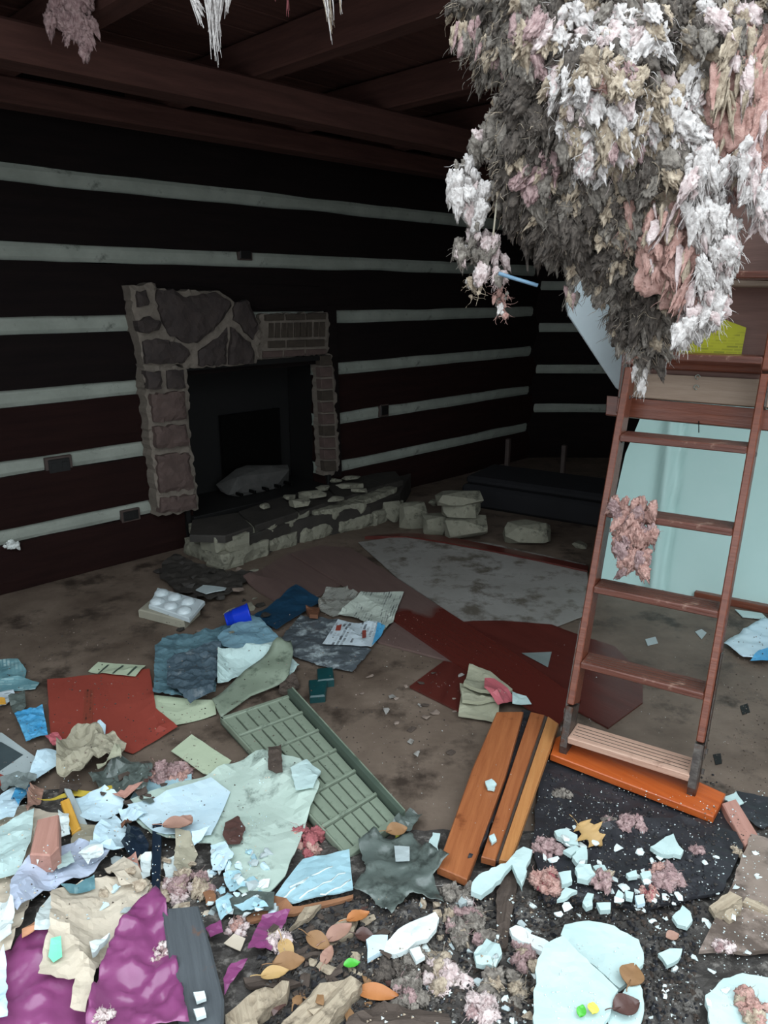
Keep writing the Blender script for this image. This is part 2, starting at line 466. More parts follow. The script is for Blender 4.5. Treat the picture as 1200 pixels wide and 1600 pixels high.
def hull(name, mw, size, m, parent=None, n=16, seed=0, flat=1.0, rough=.0):
    r = random.Random(seed); bm = bmesh.new()
    for i in range(n):
        v = Vector((r.gauss(0, 1), r.gauss(0, 1), r.gauss(0, 1))).normalized() * r.uniform(.85, 1.05)
        v = Vector([max(-.72, min(.72, a)) / .72 for a in v])
        bm.verts.new((v.x * size[0] / 2, v.y * size[1] / 2, v.z * size[2] / 2))
    g = bmesh.ops.convex_hull(bm, input=bm.verts)
    for v in [v for v in bm.verts if not v.link_faces]: bm.verts.remove(v)
    bm.verts.index_update()
    vs = [v.co.copy() for v in bm.verts]; fs = [[v.index for v in f.verts] for f in bm.faces]; bm.free()
    return mesh_obj(name, vs, fs, m, parent, False, mw)

def tube(name, pts, r, m, parent=None, seg=6, taper=None):
    vs = []; fs = []; n = len(pts); c = centre(pts)
    for i, p in enumerate(pts):
        t = (pts[min(i + 1, n - 1)] - pts[max(i - 1, 0)]).normalized()
        a = t.orthogonal().normalized(); b = t.cross(a)
        rr = r * (taper[i] if taper else 1)
        for k in range(seg):
            w = 2 * math.pi * k / seg
            vs.append(p - c + a * math.cos(w) * rr + b * math.sin(w) * rr)
    for i in range(n - 1):
        for k in range(seg):
            j = (k + 1) % seg
            fs.append((i * seg + k, i * seg + j, (i + 1) * seg + j, (i + 1) * seg + k))
    fs.append(tuple(reversed(range(seg)))); fs.append(tuple(range((n - 1) * seg, n * seg)))
    return mesh_obj(name, vs, fs, m, parent, True, Matrix.Translation(c))

# tufts of fibre: flattened tapering lumps, bent and ragged
class Fibre:
    def __init__(self): self.v = []; self.f = []; self.mi = []
    def tuft(self, p, d, ln, w, r, mi=0, droop=.5, seg=5, flat=.45, fork=True):
        d = d.normalized(); a = d.orthogonal().normalized(); a.rotate(Matrix.Rotation(r.uniform(0, 6.28), 3, d))
        n0 = len(self.v); q = p.copy(); tw = r.uniform(-.6, .6)
        for i in range(seg):
            t = i / (seg - 1)
            ww = w * (.55 + .9 * math.sin(math.pi * min(1, t * 1.15 + .08))) * (1 - t ** 2 * .92) * r.uniform(.7, 1.3)
            b = d.cross(a).normalized(); a = b.cross(d).normalized()
            for k in range(5):
                an = 2 * math.pi * k / 5 + tw * t
                rr = r.uniform(.75, 1.25)
                self.v.append(q + a * math.cos(an) * ww * rr + b * math.sin(an) * ww * flat * rr)
            q = q + d * (ln / (seg - 1))
            d = (d + Vector((r.uniform(-.45, .45), r.uniform(-.45, .45), r.uniform(-.35, .35) - droop * .3))).normalized()
        for i in range(seg - 1):
            for k in range(5):
                j = (k + 1) % 5
                self.f.append((n0 + i * 5 + k, n0 + i * 5 + j, n0 + (i + 1) * 5 + j, n0 + (i + 1) * 5 + k)); self.mi.append(mi)
        self.f.append(tuple(n0 + k for k in (4, 3, 2, 1, 0))); self.mi.append(mi)
        e = n0 + (seg - 1) * 5
        self.f.append(tuple(e + k for k in range(5))); self.mi.append(mi)
        return q
    def blob(self, c, rad, r, mi=0, sub=3, amp=.35, ns=3.0):
        bm = bmesh.new(); bmesh.ops.create_icosphere(bm, subdivisions=sub, radius=1); bm.verts.index_update()
        n0 = len(self.v); s = r.uniform(0, 90); mr = min(rad)
        out = []
        for v in bm.verts:
            n = v.co.normalized()
            k = 1 + amp * noise.fractal(n * ns * .6 + Vector((s, 0, 0)), .9, 2.1, 5)
            p = Vector((n.x * rad[0] * k, n.y * rad[1] * k, n.z * rad[2] * k)) + c
            self.v.append(p); out.append((p, Vector((n.x / rad[0], n.y / rad[1], n.z / rad[2])).normalized()))
        for f in bm.faces: self.f.append(tuple(n0 + v.index for v in f.verts)); self.mi.append(mi)
        bm.free(); return out
    def build(self, name, mats, parent=None):
        c = centre(self.v)
        return mesh_obj(name, [v - c for v in self.v], self.f, mats[0], parent, False, Matrix.Translation(c), mats[1:], self.mi)

# cotton-like lumps: a few template lumps, copied many times into one mesh with numpy
def _templates(sub, n, seed):
    bm = bmesh.new(); bmesh.ops.create_icosphere(bm, subdivisions=sub, radius=1); bm.verts.index_update()
    base = [v.co.copy() for v in bm.verts]; tri = np.array([[v.index for v in f.verts] for f in bm.faces]); bm.free()
    out = []
    for k in range(n):
        s = Vector((k * 7.3 + seed, k * 3.1, 0)); P = []; tail = .25 + .5 * ((k * .37) % 1)
        for n_ in base:
            w = n_ + Vector((noise.noise(n_ * 1.5 + s), noise.noise(n_ * 1.5 - s), noise.noise(n_ * 1.5 + s * 2))) * .5
            d = .75 + .5 * noise.noise(w * 1.2 + s) + .75 * abs(noise.noise(w * 1.9 - s)) + .42 * abs(noise.noise(w * 4.1 + s)) + .2 * noise.noise(w * 9 + s)
            p = n_ * d
            t = max(0, -p.z); q = max(.3, 1 - tail * .7 * t)
            P.append((p.x * q + .4 * t * noise.noise(s), p.y * q + .3 * t * noise.noise(s + Vector((0, 4, 0))), p.z * (1 + tail if p.z < 0 else .9)))
        out.append(np.array(P))
    return out, tri
LT3 = _templates(3, 14, 0.0)
LT4 = _templates(4, 8, 50.0)
class Lumps:
    def __init__(self): self.V = []; self.F = []; self.M = []; self.n = 0
    def add(self, p, sz, axis, r, mi):
        """p place, sz (wide, deep, long), axis the way the tail hangs"""
        z = -axis.normalized(); x = z.orthogonal().normalized(); x.rotate(Matrix.Rotation(r.uniform(0, 6.28), 3, z)); y = z.cross(x)
        tp, tri = LT4 if sz[0] > .0135 else LT3; T = tp[r.randrange(len(tp))] * np.array(sz)
        self.V.append(T @ np.array([x, y, z]) + np.array(p)); self.F.append(tri + self.n); self.M.append(np.full(len(tri), mi)); self.n += len(T)
    def strand(self, p, d, ln, w, r, mi, curl=.5, droop=.3, seg=7):
        P = []; d = d.normalized(); q = p.copy()
        for i in range(seg):
            a = d.orthogonal().normalized(); b = d.cross(a); rr = w * (1 - i / seg) + .0002
            for k in range(3):
                an = k * 2.094; P.append(q + a * math.cos(an) * rr + b * math.sin(an) * rr)
            q = q + d * (ln / (seg - 1)); d = (d + Vector((r.uniform(-curl, curl), r.uniform(-curl, curl), r.uniform(-curl, curl) - droop * .4))).normalized()
        F = []
        for i in range(seg - 1):
            for k in range(3):
                a, b = i * 3 + k, i * 3 + (k + 1) % 3; F += [(a, b, b + 3), (a, b + 3, a + 3)]
        self.V.append(np.array([tuple(v) for v in P])); self.F.append(np.array(F) + self.n); self.M.append(np.full(len(F), mi)); self.n += len(P)
    def build(self, name, mats, parent=None):
        V = np.concatenate(self.V); F = np.concatenate(self.F); mi = np.concatenate(self.M); c = V.mean(0); V = V - c
        me = bpy.data.meshes.new(name); me.vertices.add(len(V)); me.vertices.foreach_set('co', V.ravel().astype(np.float32))
        me.loops.add(F.size); me.loops.foreach_set('vertex_index', F.ravel().astype(np.int32))
        me.polygons.add(len(F)); me.polygons.foreach_set('loop_start', np.arange(0, F.size, 3, dtype=np.int32))
        for m in mats: me.materials.append(M[m])
        me.polygons.foreach_set('material_index', mi.astype(np.int32)); me.polygons.foreach_set('use_smooth', np.ones(len(F), dtype=bool))
        me.update(calc_edges=True); me.validate()
        o = bpy.data.objects.new(name, me); COL.objects.link(o); mw = Matrix.Translation(Vector(c)); MW[o.name] = mw
        if parent is not None: o.parent = parent; o.matrix_basis = MW[parent.name].inverted() @ mw
        else: o.matrix_basis = mw
        return o
def fluff(name, u, v, wpx, hpx, mats, label=None, cat='insulation', seed=0, parent=None, group=None, dens=1.0, p=None, flat=.6):
    """one torn tuft of insulation lying on what is below"""
    r = random.Random(seed)
    c = p or on_ground(u, v)
    dep = (c - CO).dot(CF); a = wpx / FPX * dep / 2; b = hpx / FPX * dep / 2 * 1.35; hz = min(a, b) * flat
    f = Lumps(); nl = int(16 * dens)
    for k in range(nl):
        an = r.uniform(0, 6.28); q = math.sqrt(r.random()) * .8
        s = min(a, b) * r.uniform(.22, .42)
        pt = c + Vector((math.cos(an) * q * a, math.sin(an) * q * b, hz * r.uniform(.2, .75) * (1.1 - q)))
        f.add(pt, (s, s * .8, s * r.uniform(.7, 1.2)), Vector((r.uniform(-1, 1), r.uniform(-1, 1), r.uniform(-.7, .2))), r, r.randrange(len(mats)) if r.random() < .5 else 0)
        for j in range(3):
            f.strand(pt + Vector((0, 0, s * .5)), Vector((r.uniform(-1, 1), r.uniform(-1, 1), r.uniform(-.1, .7))), s * r.uniform(1, 2.4), .0007, r, r.randrange(len(mats)))
    o = f.build(name, mats, parent)
    if label: tag(o, label, cat, group)
    return o

def rock(name, ps, n, th, m, parent=None, res=.02, amp=.012, jag=.006, xdir=None, rnd_edge=.02):
    """rough stone with a knobbly face: outline ps, edges rounded back, sides raw"""
    c = centre(ps); mw = frame(c, xdir or longest(ps), n); inv = mw.inverted()
    q = [Vector(((inv @ p).x, (inv @ p).y)) for p in ps]
    if area2(q) < 0: q.reverse()
    V, F_ = fill(q, res, jag, rnd.randrange(9999)); s = rnd.random() * 40
    top = []
    for v in V:
        e = edge_dist(v, q)
        top.append(Vector((v.x, v.y, amp * noise.fractal(Vector((v.x * 9, v.y * 9, s)), 1, 2, 4) - max(0, rnd_edge - e) ** 2 / rnd_edge * .8)))
    vs, fs = solidify(top, F_, th)
    return mesh_obj(name, vs, fs, m, parent, False, mw)

def top_z(uv, th):
    z = sorted((on_ground(u, v).z for u, v in uv), reverse=True)
    return sum(z[:2]) / 2 + th
DIRS = ['right of', 'above', 'left of', 'below']
USED = set()
def place_label(u, v, what, marks):
    """a label that singles a small piece out: its look and where it lies from things one can find"""
    ms = sorted(marks, key=lambda m: math.hypot(m[0] - u, m[1] - v))
    for m in ms[:7]:
        dx, dy = u - m[0], v - m[1]; d = math.hypot(dx, dy); a = math.degrees(math.atan2(-dy, dx)) % 360; k = int((a + 22.5) // 45) % 8
        dr = ['right of', 'above and right of', 'above', 'above and left of', 'left of', 'below and left of', 'below', 'below and right of'][k]
        far = 'close' if d < 40 else ('a little' if d < 90 else ('some way' if d < 160 else 'well'))
        t = f'{what} {far} {dr} the {m[2]}'
        if t not in USED and len(t.split()) <= 16: USED.add(t); return t
    return None

# ------------------------------------------------------------------ THE SHELL
Z = Vector((0, 0, 1))
LA = on_z(0, 930); LB = on_z(825, 715)
LD = (LB - LA).normalized(); LN = Vector((LD.y, -LD.x, 0))          # along the fireplace wall; into the room
LLEN = (LB - LA).length
def lw(s, z, off=0): return LA + LD * s + Z * z + LN * off
def lwpx(u, v, off=0): return on_plane(u, v, LA + LN * off, LN)
def lw_s(u, v, off=0): return (lwpx(u, v, off) - LA).dot(LD)

fl = mesh_obj('floor', [(-6, -.5, 0), (5, -.5, 0), (5, 7.2, 0), (-6, 7.2, 0), (-6, -.5, -.1), (5, -.5, -.1), (5, 7.2, -.1), (-6, 7.2, -.1)],
              [(0, 1, 2, 3), (7, 6, 5, 4), (0, 4, 5, 1), (1, 5, 6, 2), (2, 6, 7, 3), (3, 7, 4, 0)], 'floor')
tag(fl, kind='structure')

def rough_box(name, s0, s1, z0, z1, d0, d1, m, parent, P, D, N, amp=.006, seed=0):
    """hewn log or chinking strip: front face gently uneven; P origin, D along, N into room"""
    nx = max(3, int((s1 - s0) / .12)); nz = 4; vs = []; fs = []
    c = P + D * ((s0 + s1) / 2) + Z * ((z0 + z1) / 2) + N * d0
    mw = frame(c, D, N); inv = mw.inverted()
    for i in range(nx + 1):
        for k in range(nz + 1):
            s = s0 + (s1 - s0) * i / nx; t = k / nz
            ez = amp * 1.4 * noise.noise(Vector((s * 2.1, seed + (7 if t < .5 else 0), 0))) if k in (0, nz) else 0
            dz = d1 + amp * noise.fractal(Vector((s * 3, t * 1.5, seed)), 1, 2, 3) - (.008 if k in (0, nz) else 0)
            vs.append(inv @ (P + D * s + Z * (z0 + (z1 - z0) * t + ez) + N * dz))
    n = len(vs)
    vs += [v - Vector((0, 0, d1 - d0)) for v in vs]
    R = nz + 1
    for i in range(nx):
        for k in range(nz):
            a = i * R + k
            fs.append((a, a + R, a + R + 1, a + 1)); fs.append((n + a, n + a + 1, n + a + R + 1, n + a + R))
    for i in range(nx):
        a = i * R; fs.append((a, n + a, n + a + R, a + R)); a += nz; fs.append((a, a + R, n + a + R, n + a))
    for k in range(nz):
        a = k; fs.append((a, a + 1, n + a + 1, n + a)); a = nx * R + k; fs.append((a, n + a, n + a + 1, a + 1))
    return mesh_obj(name, vs, fs, m, parent, False, mw)

CH = [.29 + .338 * k for k in range(6)]                              # chinking heights on the fireplace wall
wl = root('wall_left', LA)
FS0, FS1 = lw_s(292, 690), lw_s(505, 650)
def segs(z0, z1):
    if z1 > .18 and z0 < .93: return [(-2.6, FS0), (FS1, LLEN + .25)]
    return [(-2.6, LLEN + .25)]
hw = .042
lo = 0.0
for k, z in enumerate(CH + [2.32]):
    for a, b in segs(lo, z - hw): rough_box('log', a, b, lo, z - hw, -.12, .012, ('logred' if k < 3 else 'log'), wl, LA, LD, LN, .008, k)
    if k < 6:
        for a, b in segs(z - hw, z + hw): rough_box('chinking', a, b, z - hw, z + hw, -.12, -.012, 'chink', wl, LA, LD, LN, .004, k + 20)
    lo = z + hw
rough_box('log', -2.6, LLEN + .25, 2.32, 2.62, -.12, .02, 'log', wl, LA, LD, LN, .008, 33)
slab('wall_backing', [lw(-2.6, -.05, -.45), lw(LLEN + .4, -.05, -.45), lw(LLEN + .4, 2.7, -.45), lw(-2.6, 2.7, -.45)], LN, .05, 'soot', wl)

BD = Vector((1, 0.0, 0)); BN = Vector((0, -1, 0)); BP = LB.copy()
wb = root('wall_back', BP)
lo = 0.0
for k, v in enumerate((638, 577, 512, 446, 381)):
    z = on_plane(860, v, BP, BN).z
    rough_box('log', -.3, 3.8, lo, z - hw, -.12, .012, 'log', wb, BP, BD, BN, .008, 40 + k)
    rough_box('chinking', -.3, 3.8, z - hw * .9, z + hw * .9, -.12, -.012, 'chink', wb, BP, BD, BN, .004, 50 + k)
    lo = z + hw
rough_box('log', -.3, 3.8, lo, 2.62, -.12, .012, 'log', wb, BP, BD, BN, .008, 60)

slab('wall_backing', [BP + BD * -.4 - BN * .1 + Z * -.05, BP + BD * 3.9 - BN * .1 + Z * -.05, BP + BD * 3.9 - BN * .1 + Z * 2.7, BP - BD * .4 - BN * .1 + Z * 2.7], BN, .06, 'soot', wb)  # unseen slab added to stop sky light leaking between the logs

def plain_wall(name, p, q, z0, z1, m='log'):
    r_ = root(name, p); d = (q - p); ln = d.length; d.normalize(); n = Vector((-d.y, d.x, 0))
    slab('wall_backing', [p - n * .1 + Z * z0, q - n * .1 + Z * z0, q - n * .1 + Z * z1, p - n * .1 + Z * z1], n, .06, 'soot', r_)  # unseen slab added against daylight through the log joints
    k = 0; z = z0
    while z < z1 - .02:
        rough_box('log', 0, ln, z + .004, min(z1, z + .335), -.12, .01, m, r_, p, d, n, .006, 70 + k); z += .338; k += 1
    return r_
plain_wall('unseen_wall_right', Vector((4.4, .5, 0)), Vector((4.4, 6.8, 0)), 0, 2.62)  # unseen, added to close the room against side light
plain_wall('unseen_wall_front_right', Vector((2.7, .55, 0)), Vector((4.5, .55, 0)), 0, 2.62)  # unseen, added as a light block, set back to admit daylight from the right
wfl = plain_wall('unseen_wall_front_left', Vector((-3.9, 1.05, 0)), Vector((-2.05, .55, 0)), 0, 2.62)  # unseen, added to narrow the opening so daylight falls off inside

# ceiling: boards along the fireplace wall, joists across, torn open near the camera
ceil = root('ceiling', (0, 3.5, 2.45))
CZ = 2.42
def ceil_pt(s, d): return LA + LD * s + LN * d
nb = 30
for k in range(nb):
    d0 = -.1 + k * .2
    # boards run until the torn edge: keep only what lies beyond y = edge
    s0 = -2.5
    while s0 < 8:                    # tear edge shaped to let daylight in, cut deeper on the right
        p_ = ceil_pt(s0, d0 + .1); yedge = (1.78 if p_.x < .55 else 2.45) + .2 * noise.noise(Vector((k * .9, 0, 5)))
        if p_.y > yedge: break
        s0 += .06
    s1 = min(LLEN + .2 + d0 * 1.2, 9)
    if ceil_pt(s0, d0).x > 4.4: continue
    P = [ceil_pt(s0 + rnd.uniform(-.08, .08), d0 + .004), ceil_pt(s0 + rnd.uniform(-.08, .08), d0 + .194), ceil_pt(s1, d0 + .194), ceil_pt(s1, d0 + .004)]
    zz = CZ + rnd.uniform(0, .012)
    slab('ceiling_board', [p + Z * zz for p in P], -Z, .02, 'ceil', ceil, .004, xdir=LD)
for s in (-1.3, -.55, .2, .95, 1.7, 2.45, 3.2, 3.95, 4.7):
    d1 = ((LA + LD * s).y - (1.85 if s < 1 else 2.5)) / -LN.y
    if d1 > .3:
        d1 = min(d1, 5)
        box('joist', ceil_pt(s, 0) + Z * CZ, LN, LD, Z, (0, -.045, -.14), (d1, .045, -.002), 'ceil', ceil, .006)
for d, z0 in ((.35, .10), (1.02, .12)):
    s0 = max(-2.4, (2.4 - (LA + LN * d).y) / LD.y)
    box('beam', ceil_pt(0, d) + Z * CZ, LD, LN, Z, (s0, -.07, -.14 - z0), (LLEN + .2 + d, .07, -.14), 'ceil', ceil, .01)
# unseen deck added above the ceiling to keep the sky out
slab('sky_block_deck', [Vector((-5, 1.72, 2.62)), Vector((.6, 1.7, 2.62)), Vector((.75, 2.4, 2.62)), Vector((5, 2.45, 2.62)), Vector((5, 7.2, 2.62)), Vector((-5, 7.2, 2.62))], Z, .03, 'ceil', ceil)
slab('sky_block_deck', [Vector((-5, .5, 2.62)), Vector((-2.1, .5, 2.62)), Vector((-2.1, 2.3, 2.62)), Vector((-5, 2.3, 2.62))], Z, .03, 'ceil', ceil)
slab('sky_block_deck', [Vector((2.7, .5, 2.62)), Vector((5, .5, 2.62)), Vector((5, 2.46, 2.62)), Vector((2.7, 2.43, 2.62))], Z, .03, 'ceil', ceil)

# electrical boxes let into the chinking
for (u, v, w, h, lab) in ((383, 398, 20, 15, 'small black electrical box in the second white strip, above the fireplace'),
                          (600, 641, 15, 18, 'small black box in the white strip right of the fireplace'),
                          (92, 727, 32, 26, 'dark brown outlet box low on the left wall'),
                          (204, 805, 24, 18, 'black double outlet box close to the left fireplace pier')):
    t = thing('outlet_box', lwpx(u, v, .0), lab, 'outlet')
    c = lwpx(u, v, 0.0); dep = (c - CO).dot(CF); a = w / FPX * dep * .65; b = h / FPX * dep * .55
    box('box_rim', c, LD, Z, LN, (-a, -b, -.02), (a, b, .006), 'outletrim', t)
    box('box_face', c, LD, Z, LN, (-a * .8, -b * .75, .0), (a * .8, b * .75, .010), 'outlet', t)
    if w > 20:
        for q in (-.4, .4): box('socket', c + LD * a * q, LD, Z, LN, (-a * .22, -b * .4, .008), (a * .22, b * .4, .013), 'outlettrim' if 0 else 'outlet', t, .001)
t = tag(fluff('white_rag', 18, 851, 26, 17, ['rag'], seed=4, p=lwpx(18, 853, .01), flat=.8), 'small white rag stuffed in the lowest white strip at far left', 'rag')

# ------------------------------------------------------------------ FIREPLACE
fp = thing('fireplace', lw(FS0, 0, .05), 'ruined stone fireplace with missing stones and a black firebox', 'fireplace')
OFF = .10
def fpoly(pts, off): return [lwpx(u, v, off) for u, v in pts]
def wallprism(name, pts, off, th, m, parent=None, bev=.012):
    if name in ('stone', 'mortar_bed'): return rock(name, fpoly(pts, off), LN, th, m, parent, .022, .014 if name == 'stone' else .010, .008, LD, .018)
    return slab(name, fpoly(pts, off), LN, th, m, parent, bev, .003, xdir=LD)
# mortar bed in convex pieces
for q in ([(202, 446), (245, 443), (252, 470), (292, 570), (226, 575)],
          [(245, 452), (345, 455), (372, 475), (400, 490), (409, 515), (402, 568), (290, 576)],
          [(224, 570), (292, 574), (297, 650), (300, 700), (312, 796), (250, 808), (236, 690)]):
    wallprism('mortar_bed', q, OFF, OFF + .02, 'mortar', fp, .01)
stones = [
    ([(217, 455), (232, 453), (235, 477), (219, 480)], 'stone'),
    ([(250, 452), (272, 451), (290, 464), (340, 456), (356, 467), (364, 478), (352, 497), (330, 520), (310, 536), (288, 535), (265, 520), (254, 492), (247, 470)], 'stone'),
    ([(371, 472), (388, 468), (399, 490), (406, 506), (398, 531), (382, 514), (366, 500), (366, 482)], 'stone'),
    ([(216, 502), (238, 494), (255, 505), (251, 516), (234, 521), (219, 517)], 'stone'),
    ([(226, 534), (250, 529), (288, 540), (300, 554), (290, 567), (230, 569)], 'stone'),
    ([(313, 549), (331, 536), (351, 519), (358, 511), (356, 540), (355, 570), (313, 571)], 'stone'),
    ([(363, 511), (378, 522), (396, 541), (401, 555), (398, 569), (361, 570)], 'stone'),
    ([(231, 580), (253, 580), (254, 608), (233, 608)], 'stone'),
    ([(263, 580), (290, 578), (293, 606), (265, 608)], 'stone'),
    ([(239, 616), (291, 612), (294, 655), (243, 660)], 'stone_red'),
    ([(243, 668), (294, 664), (297, 697), (248, 701)], 'stone_red'),
    ([(247, 712), (297, 708), (307, 764), (252, 771)], 'stone_red'),
    ([(254, 779), (308, 773), (310, 795), (254, 803)], 'stone_red')]
for i, (q, m) in enumerate(stones): wallprism('stone', q, OFF + .03 + rnd.uniform(-.008, .01), .05, m, fp, .016)
# exposed brick right of the stones
wallprism('mortar_bed', [(408, 492), (516, 488), (514, 551), (404, 566)], OFF - .06, .06, 'mortar', fp, .004)
def bricks(u0, u1, v0a, v0b, v1a, v1b, n, m='brick'):
    for i in range(n):
        g_ = .16 if n > 6 else .06; a = (i + g_) / n; b = (i + 1 - g_) / n
        q = [(u0 + (u1 - u0) * a, v0a + (v0b - v0a) * a), (u0 + (u1 - u0) * b, v0a + (v0b - v0a) * b),
             (u0 + (u1 - u0) * b, v1a + (v1b - v1a) * b), (u0 + (u1 - u0) * a, v1a + (v1b - v1a) * a)]
        wallprism('brick', q, OFF - .045 + rnd.uniform(-.006, .006), .04, m, fp, .004)
bricks(420, 510, 505, 503, 528, 526, 9)
bricks(414, 512, 492, 489, 501, 499, 3)
bricks(418, 510, 533, 530, 544, 541, 3)
bricks(410, 512, 549, 545, 560, 553, 3, 'stone_red')
wallprism('mortar_bed', [(499, 553), (522, 552), (533, 742), (508, 744)], OFF - .06, .08, 'mortar', fp, .004)
for i in range(10):
    v0 = 556 + i * 18.4; du = i * .85
    wallprism('brick', [(500 + du, v0), (518 + du, v0 - 1), (519 + du, v0 + 14), (501 + du, v0 + 15)], OFF - .04 + rnd.uniform(-.006, .006), .05, 'stone_red' if i % 3 else 'brick', fp, .004)
wallprism('side_board', [(513, 478), (526, 478), (535, 744), (524, 745)], OFF - .065, .05, 'log', fp, .003)
wallprism('mantel_remnant', [(255, 440), (500, 447), (512, 478), (405, 484), (372, 466), (345, 452)], .02, .02, 'log', fp, .003)
# firebox
z0 = .19; z1 = lwpx(400, 572, .0).z + .01
sa, sb = lw_s(288, 690, .02), lw_s(506, 660, .0)
for nm, ps, n in (('firebox_back', [lw(sa, 0, -.38), lw(sb, 0, -.38), lw(sb, z1, -.38), lw(sa, z1, -.38)], LN),
                  ('firebox_side', [lw(sa, 0, .03), lw(sa, 0, -.38), lw(sa, z1, -.38), lw(sa, z1, .03)], LD),
                  ('firebox_side', [lw(sb, 0, .03), lw(sb, 0, -.38), lw(sb, z1, -.38), lw(sb, z1, .03)], -LD),
                  ('firebox_floor', [lw(sa, z0, .06), lw(sb, z0, .06), lw(sb, z0, -.38), lw(sa, z0, -.38)], Z),
                  ('firebox_top', [lw(sa, z1, .06), lw(sb, z1, .06), lw(sb, z1, -.38), lw(sa, z1, -.38)], -Z)):
    slab(nm, ps, n, .03, 'soot', fp)
ashp = lw(sa * .40 + sb * .60, z0, -.22)
hull('ash_heap', frame(ashp + Z * .07, LD, Z), (.52, .2, .17), 'ash', fp, 34, 3)
slab('faint_light_panel', [lw(sa * .55 + sb * .45, z0 + .05, -.345), lw(sa * .1 + sb * .9, z0 + .05, -.345), lw(sa * .1 + sb * .9, z0 + .5, -.345), lw(sa * .55 + sb * .45, z0 + .5, -.345)], LN, .02, 'firemetal', fp)  # paler panel standing in for faint light at the firebox back
for i in range(5):
    s_ = sa * .6 + sb * .4 + i * .1
    box('grate_bar', lw(s_, z0, -.2), LD, LN, Z, (-.008, -.1, .02), (.008, .14, .04), 'firemetal', fp, .002)

# raised hearth of pale stone: courses of blocks along a bent front edge, slate on top
he = thing('hearth', lw(lw_s(420, 760), 0, .3), 'raised hearth of pale rough stone under the fireplace', 'hearth')
front = [on_z(u, v) for u, v in ((285, 862), (350, 893), (380, 884), (448, 856), (505, 840), (602, 820), (632, 800))]
HZ = .175
def path(t):
    L_ = [(front[i + 1] - front[i]).length for i in range(len(front) - 1)]; d = t * sum(L_)
    for i, l in enumerate(L_):
        if d <= l or i == len(L_) - 1: return front[i].lerp(front[i + 1], d / l), (front[i + 1] - front[i]).normalized()
        d -= l
k_ = 0
for c, (cuts, za, zb, back) in enumerate((((0, .13, .22, .40, .52, .66, .80, .9, 1), -.01, .085, 0), ((0, .16, .21, .46, .58, .78, 1), .085, HZ, .035))):
    for i in range(len(cuts) - 1):
        (p, _), (q, _) = path(cuts[i] + .004), path(cuts[i + 1] - .004)
        d = (q - p).normalized(); nn = Vector((d.y, -d.x, 0))
        if nn.y > 0: nn = -nn
        bk = back + rnd.uniform(-.012, .015)
        zt = zb + rnd.uniform(-.012, .006)
        ps = [p - nn * bk + Z * za, q - nn * bk + Z * za, q - nn * bk + Z * zt, p - nn * bk + Z * zt]
        rock('stone_block', ps, nn, .13, 'limestone', he, .024, .018, .004, d, .022); k_ += 1
core = [front[0], front[1], front[3], front[5], front[6], lw(lw_s(640, 752), 0, .06), lw(lw_s(300, 800), 0, .06)]
cc = centre(core)
core = [cc + (p - cc) * (.80 if (p - cc).y < .2 else .95) for p in core]
slab('rubble_core', [p + Z * (HZ - .03) for p in core], Z, HZ - .03, 'hearth', he, .01)
tops = [[(300, 812), (372, 800), (395, 822), (352, 838), (296, 836)], [(372, 799), (440, 776), (466, 800), (398, 821)],
        [(440, 775), (500, 752), (528, 780), (468, 799)], [(502, 751), (560, 742), (600, 758), (530, 779)], [(560, 742), (618, 736), (630, 750), (602, 757)]]
for q in tops: slab('top_slate', [on_z(u, v, HZ + .012 + rnd.uniform(0, .006)) for u, v in q], Z, .04, 'hearth', he, .006)
# broken stones lying on the hearth
SHL = ['largest tilted pale shard at the front of the hearth top', 'long pale block lying behind the largest hearth shard', 'small pale shard left of the long block on the hearth',
       'long flat shard at the right end of the hearth', 'cube shaped pale stone in the middle of the hearth top', 'pale stone lying against the right fireplace jamb',
       'thin flat shard in front of the long flat one at right', 'small shard between the long block and the cube shaped stone', 'thin dark shard at the back right of the hearth', 'tiny pale chip alone on the left of the hearth top']
shards = [(468, 790, 32, 24, 20), (488, 776, 44, 18, 0), (452, 779, 20, 10, 10), (546, 762, 44, 12, 5), (525, 783, 26, 14, 2), (524, 752, 22, 14, 0), (562, 768, 26, 8, -10), (505, 765, 22, 12, 30), (548, 748, 30, 8, 0), (414, 792, 16, 6, 0)]
for i, (u, v, w, h, a) in enumerate(shards):
    c = on_z(u, v, HZ + .03); dep = (c - CO).dot(CF); w_ = w / FPX * dep; h_ = h / FPX * dep
    x = Vector((math.cos(math.radians(a)), math.sin(math.radians(a)), 0))
    o = hull('broken_stone', frame(c + Z * (h_ * .22), x, Z), (w_, max(.06, h_ * 1.1), max(.03, h_ * .6)), 'limestone', None, 18, 300 + i)
    tag(o, SHL[i], 'stone', 'stone shards on the hearth')
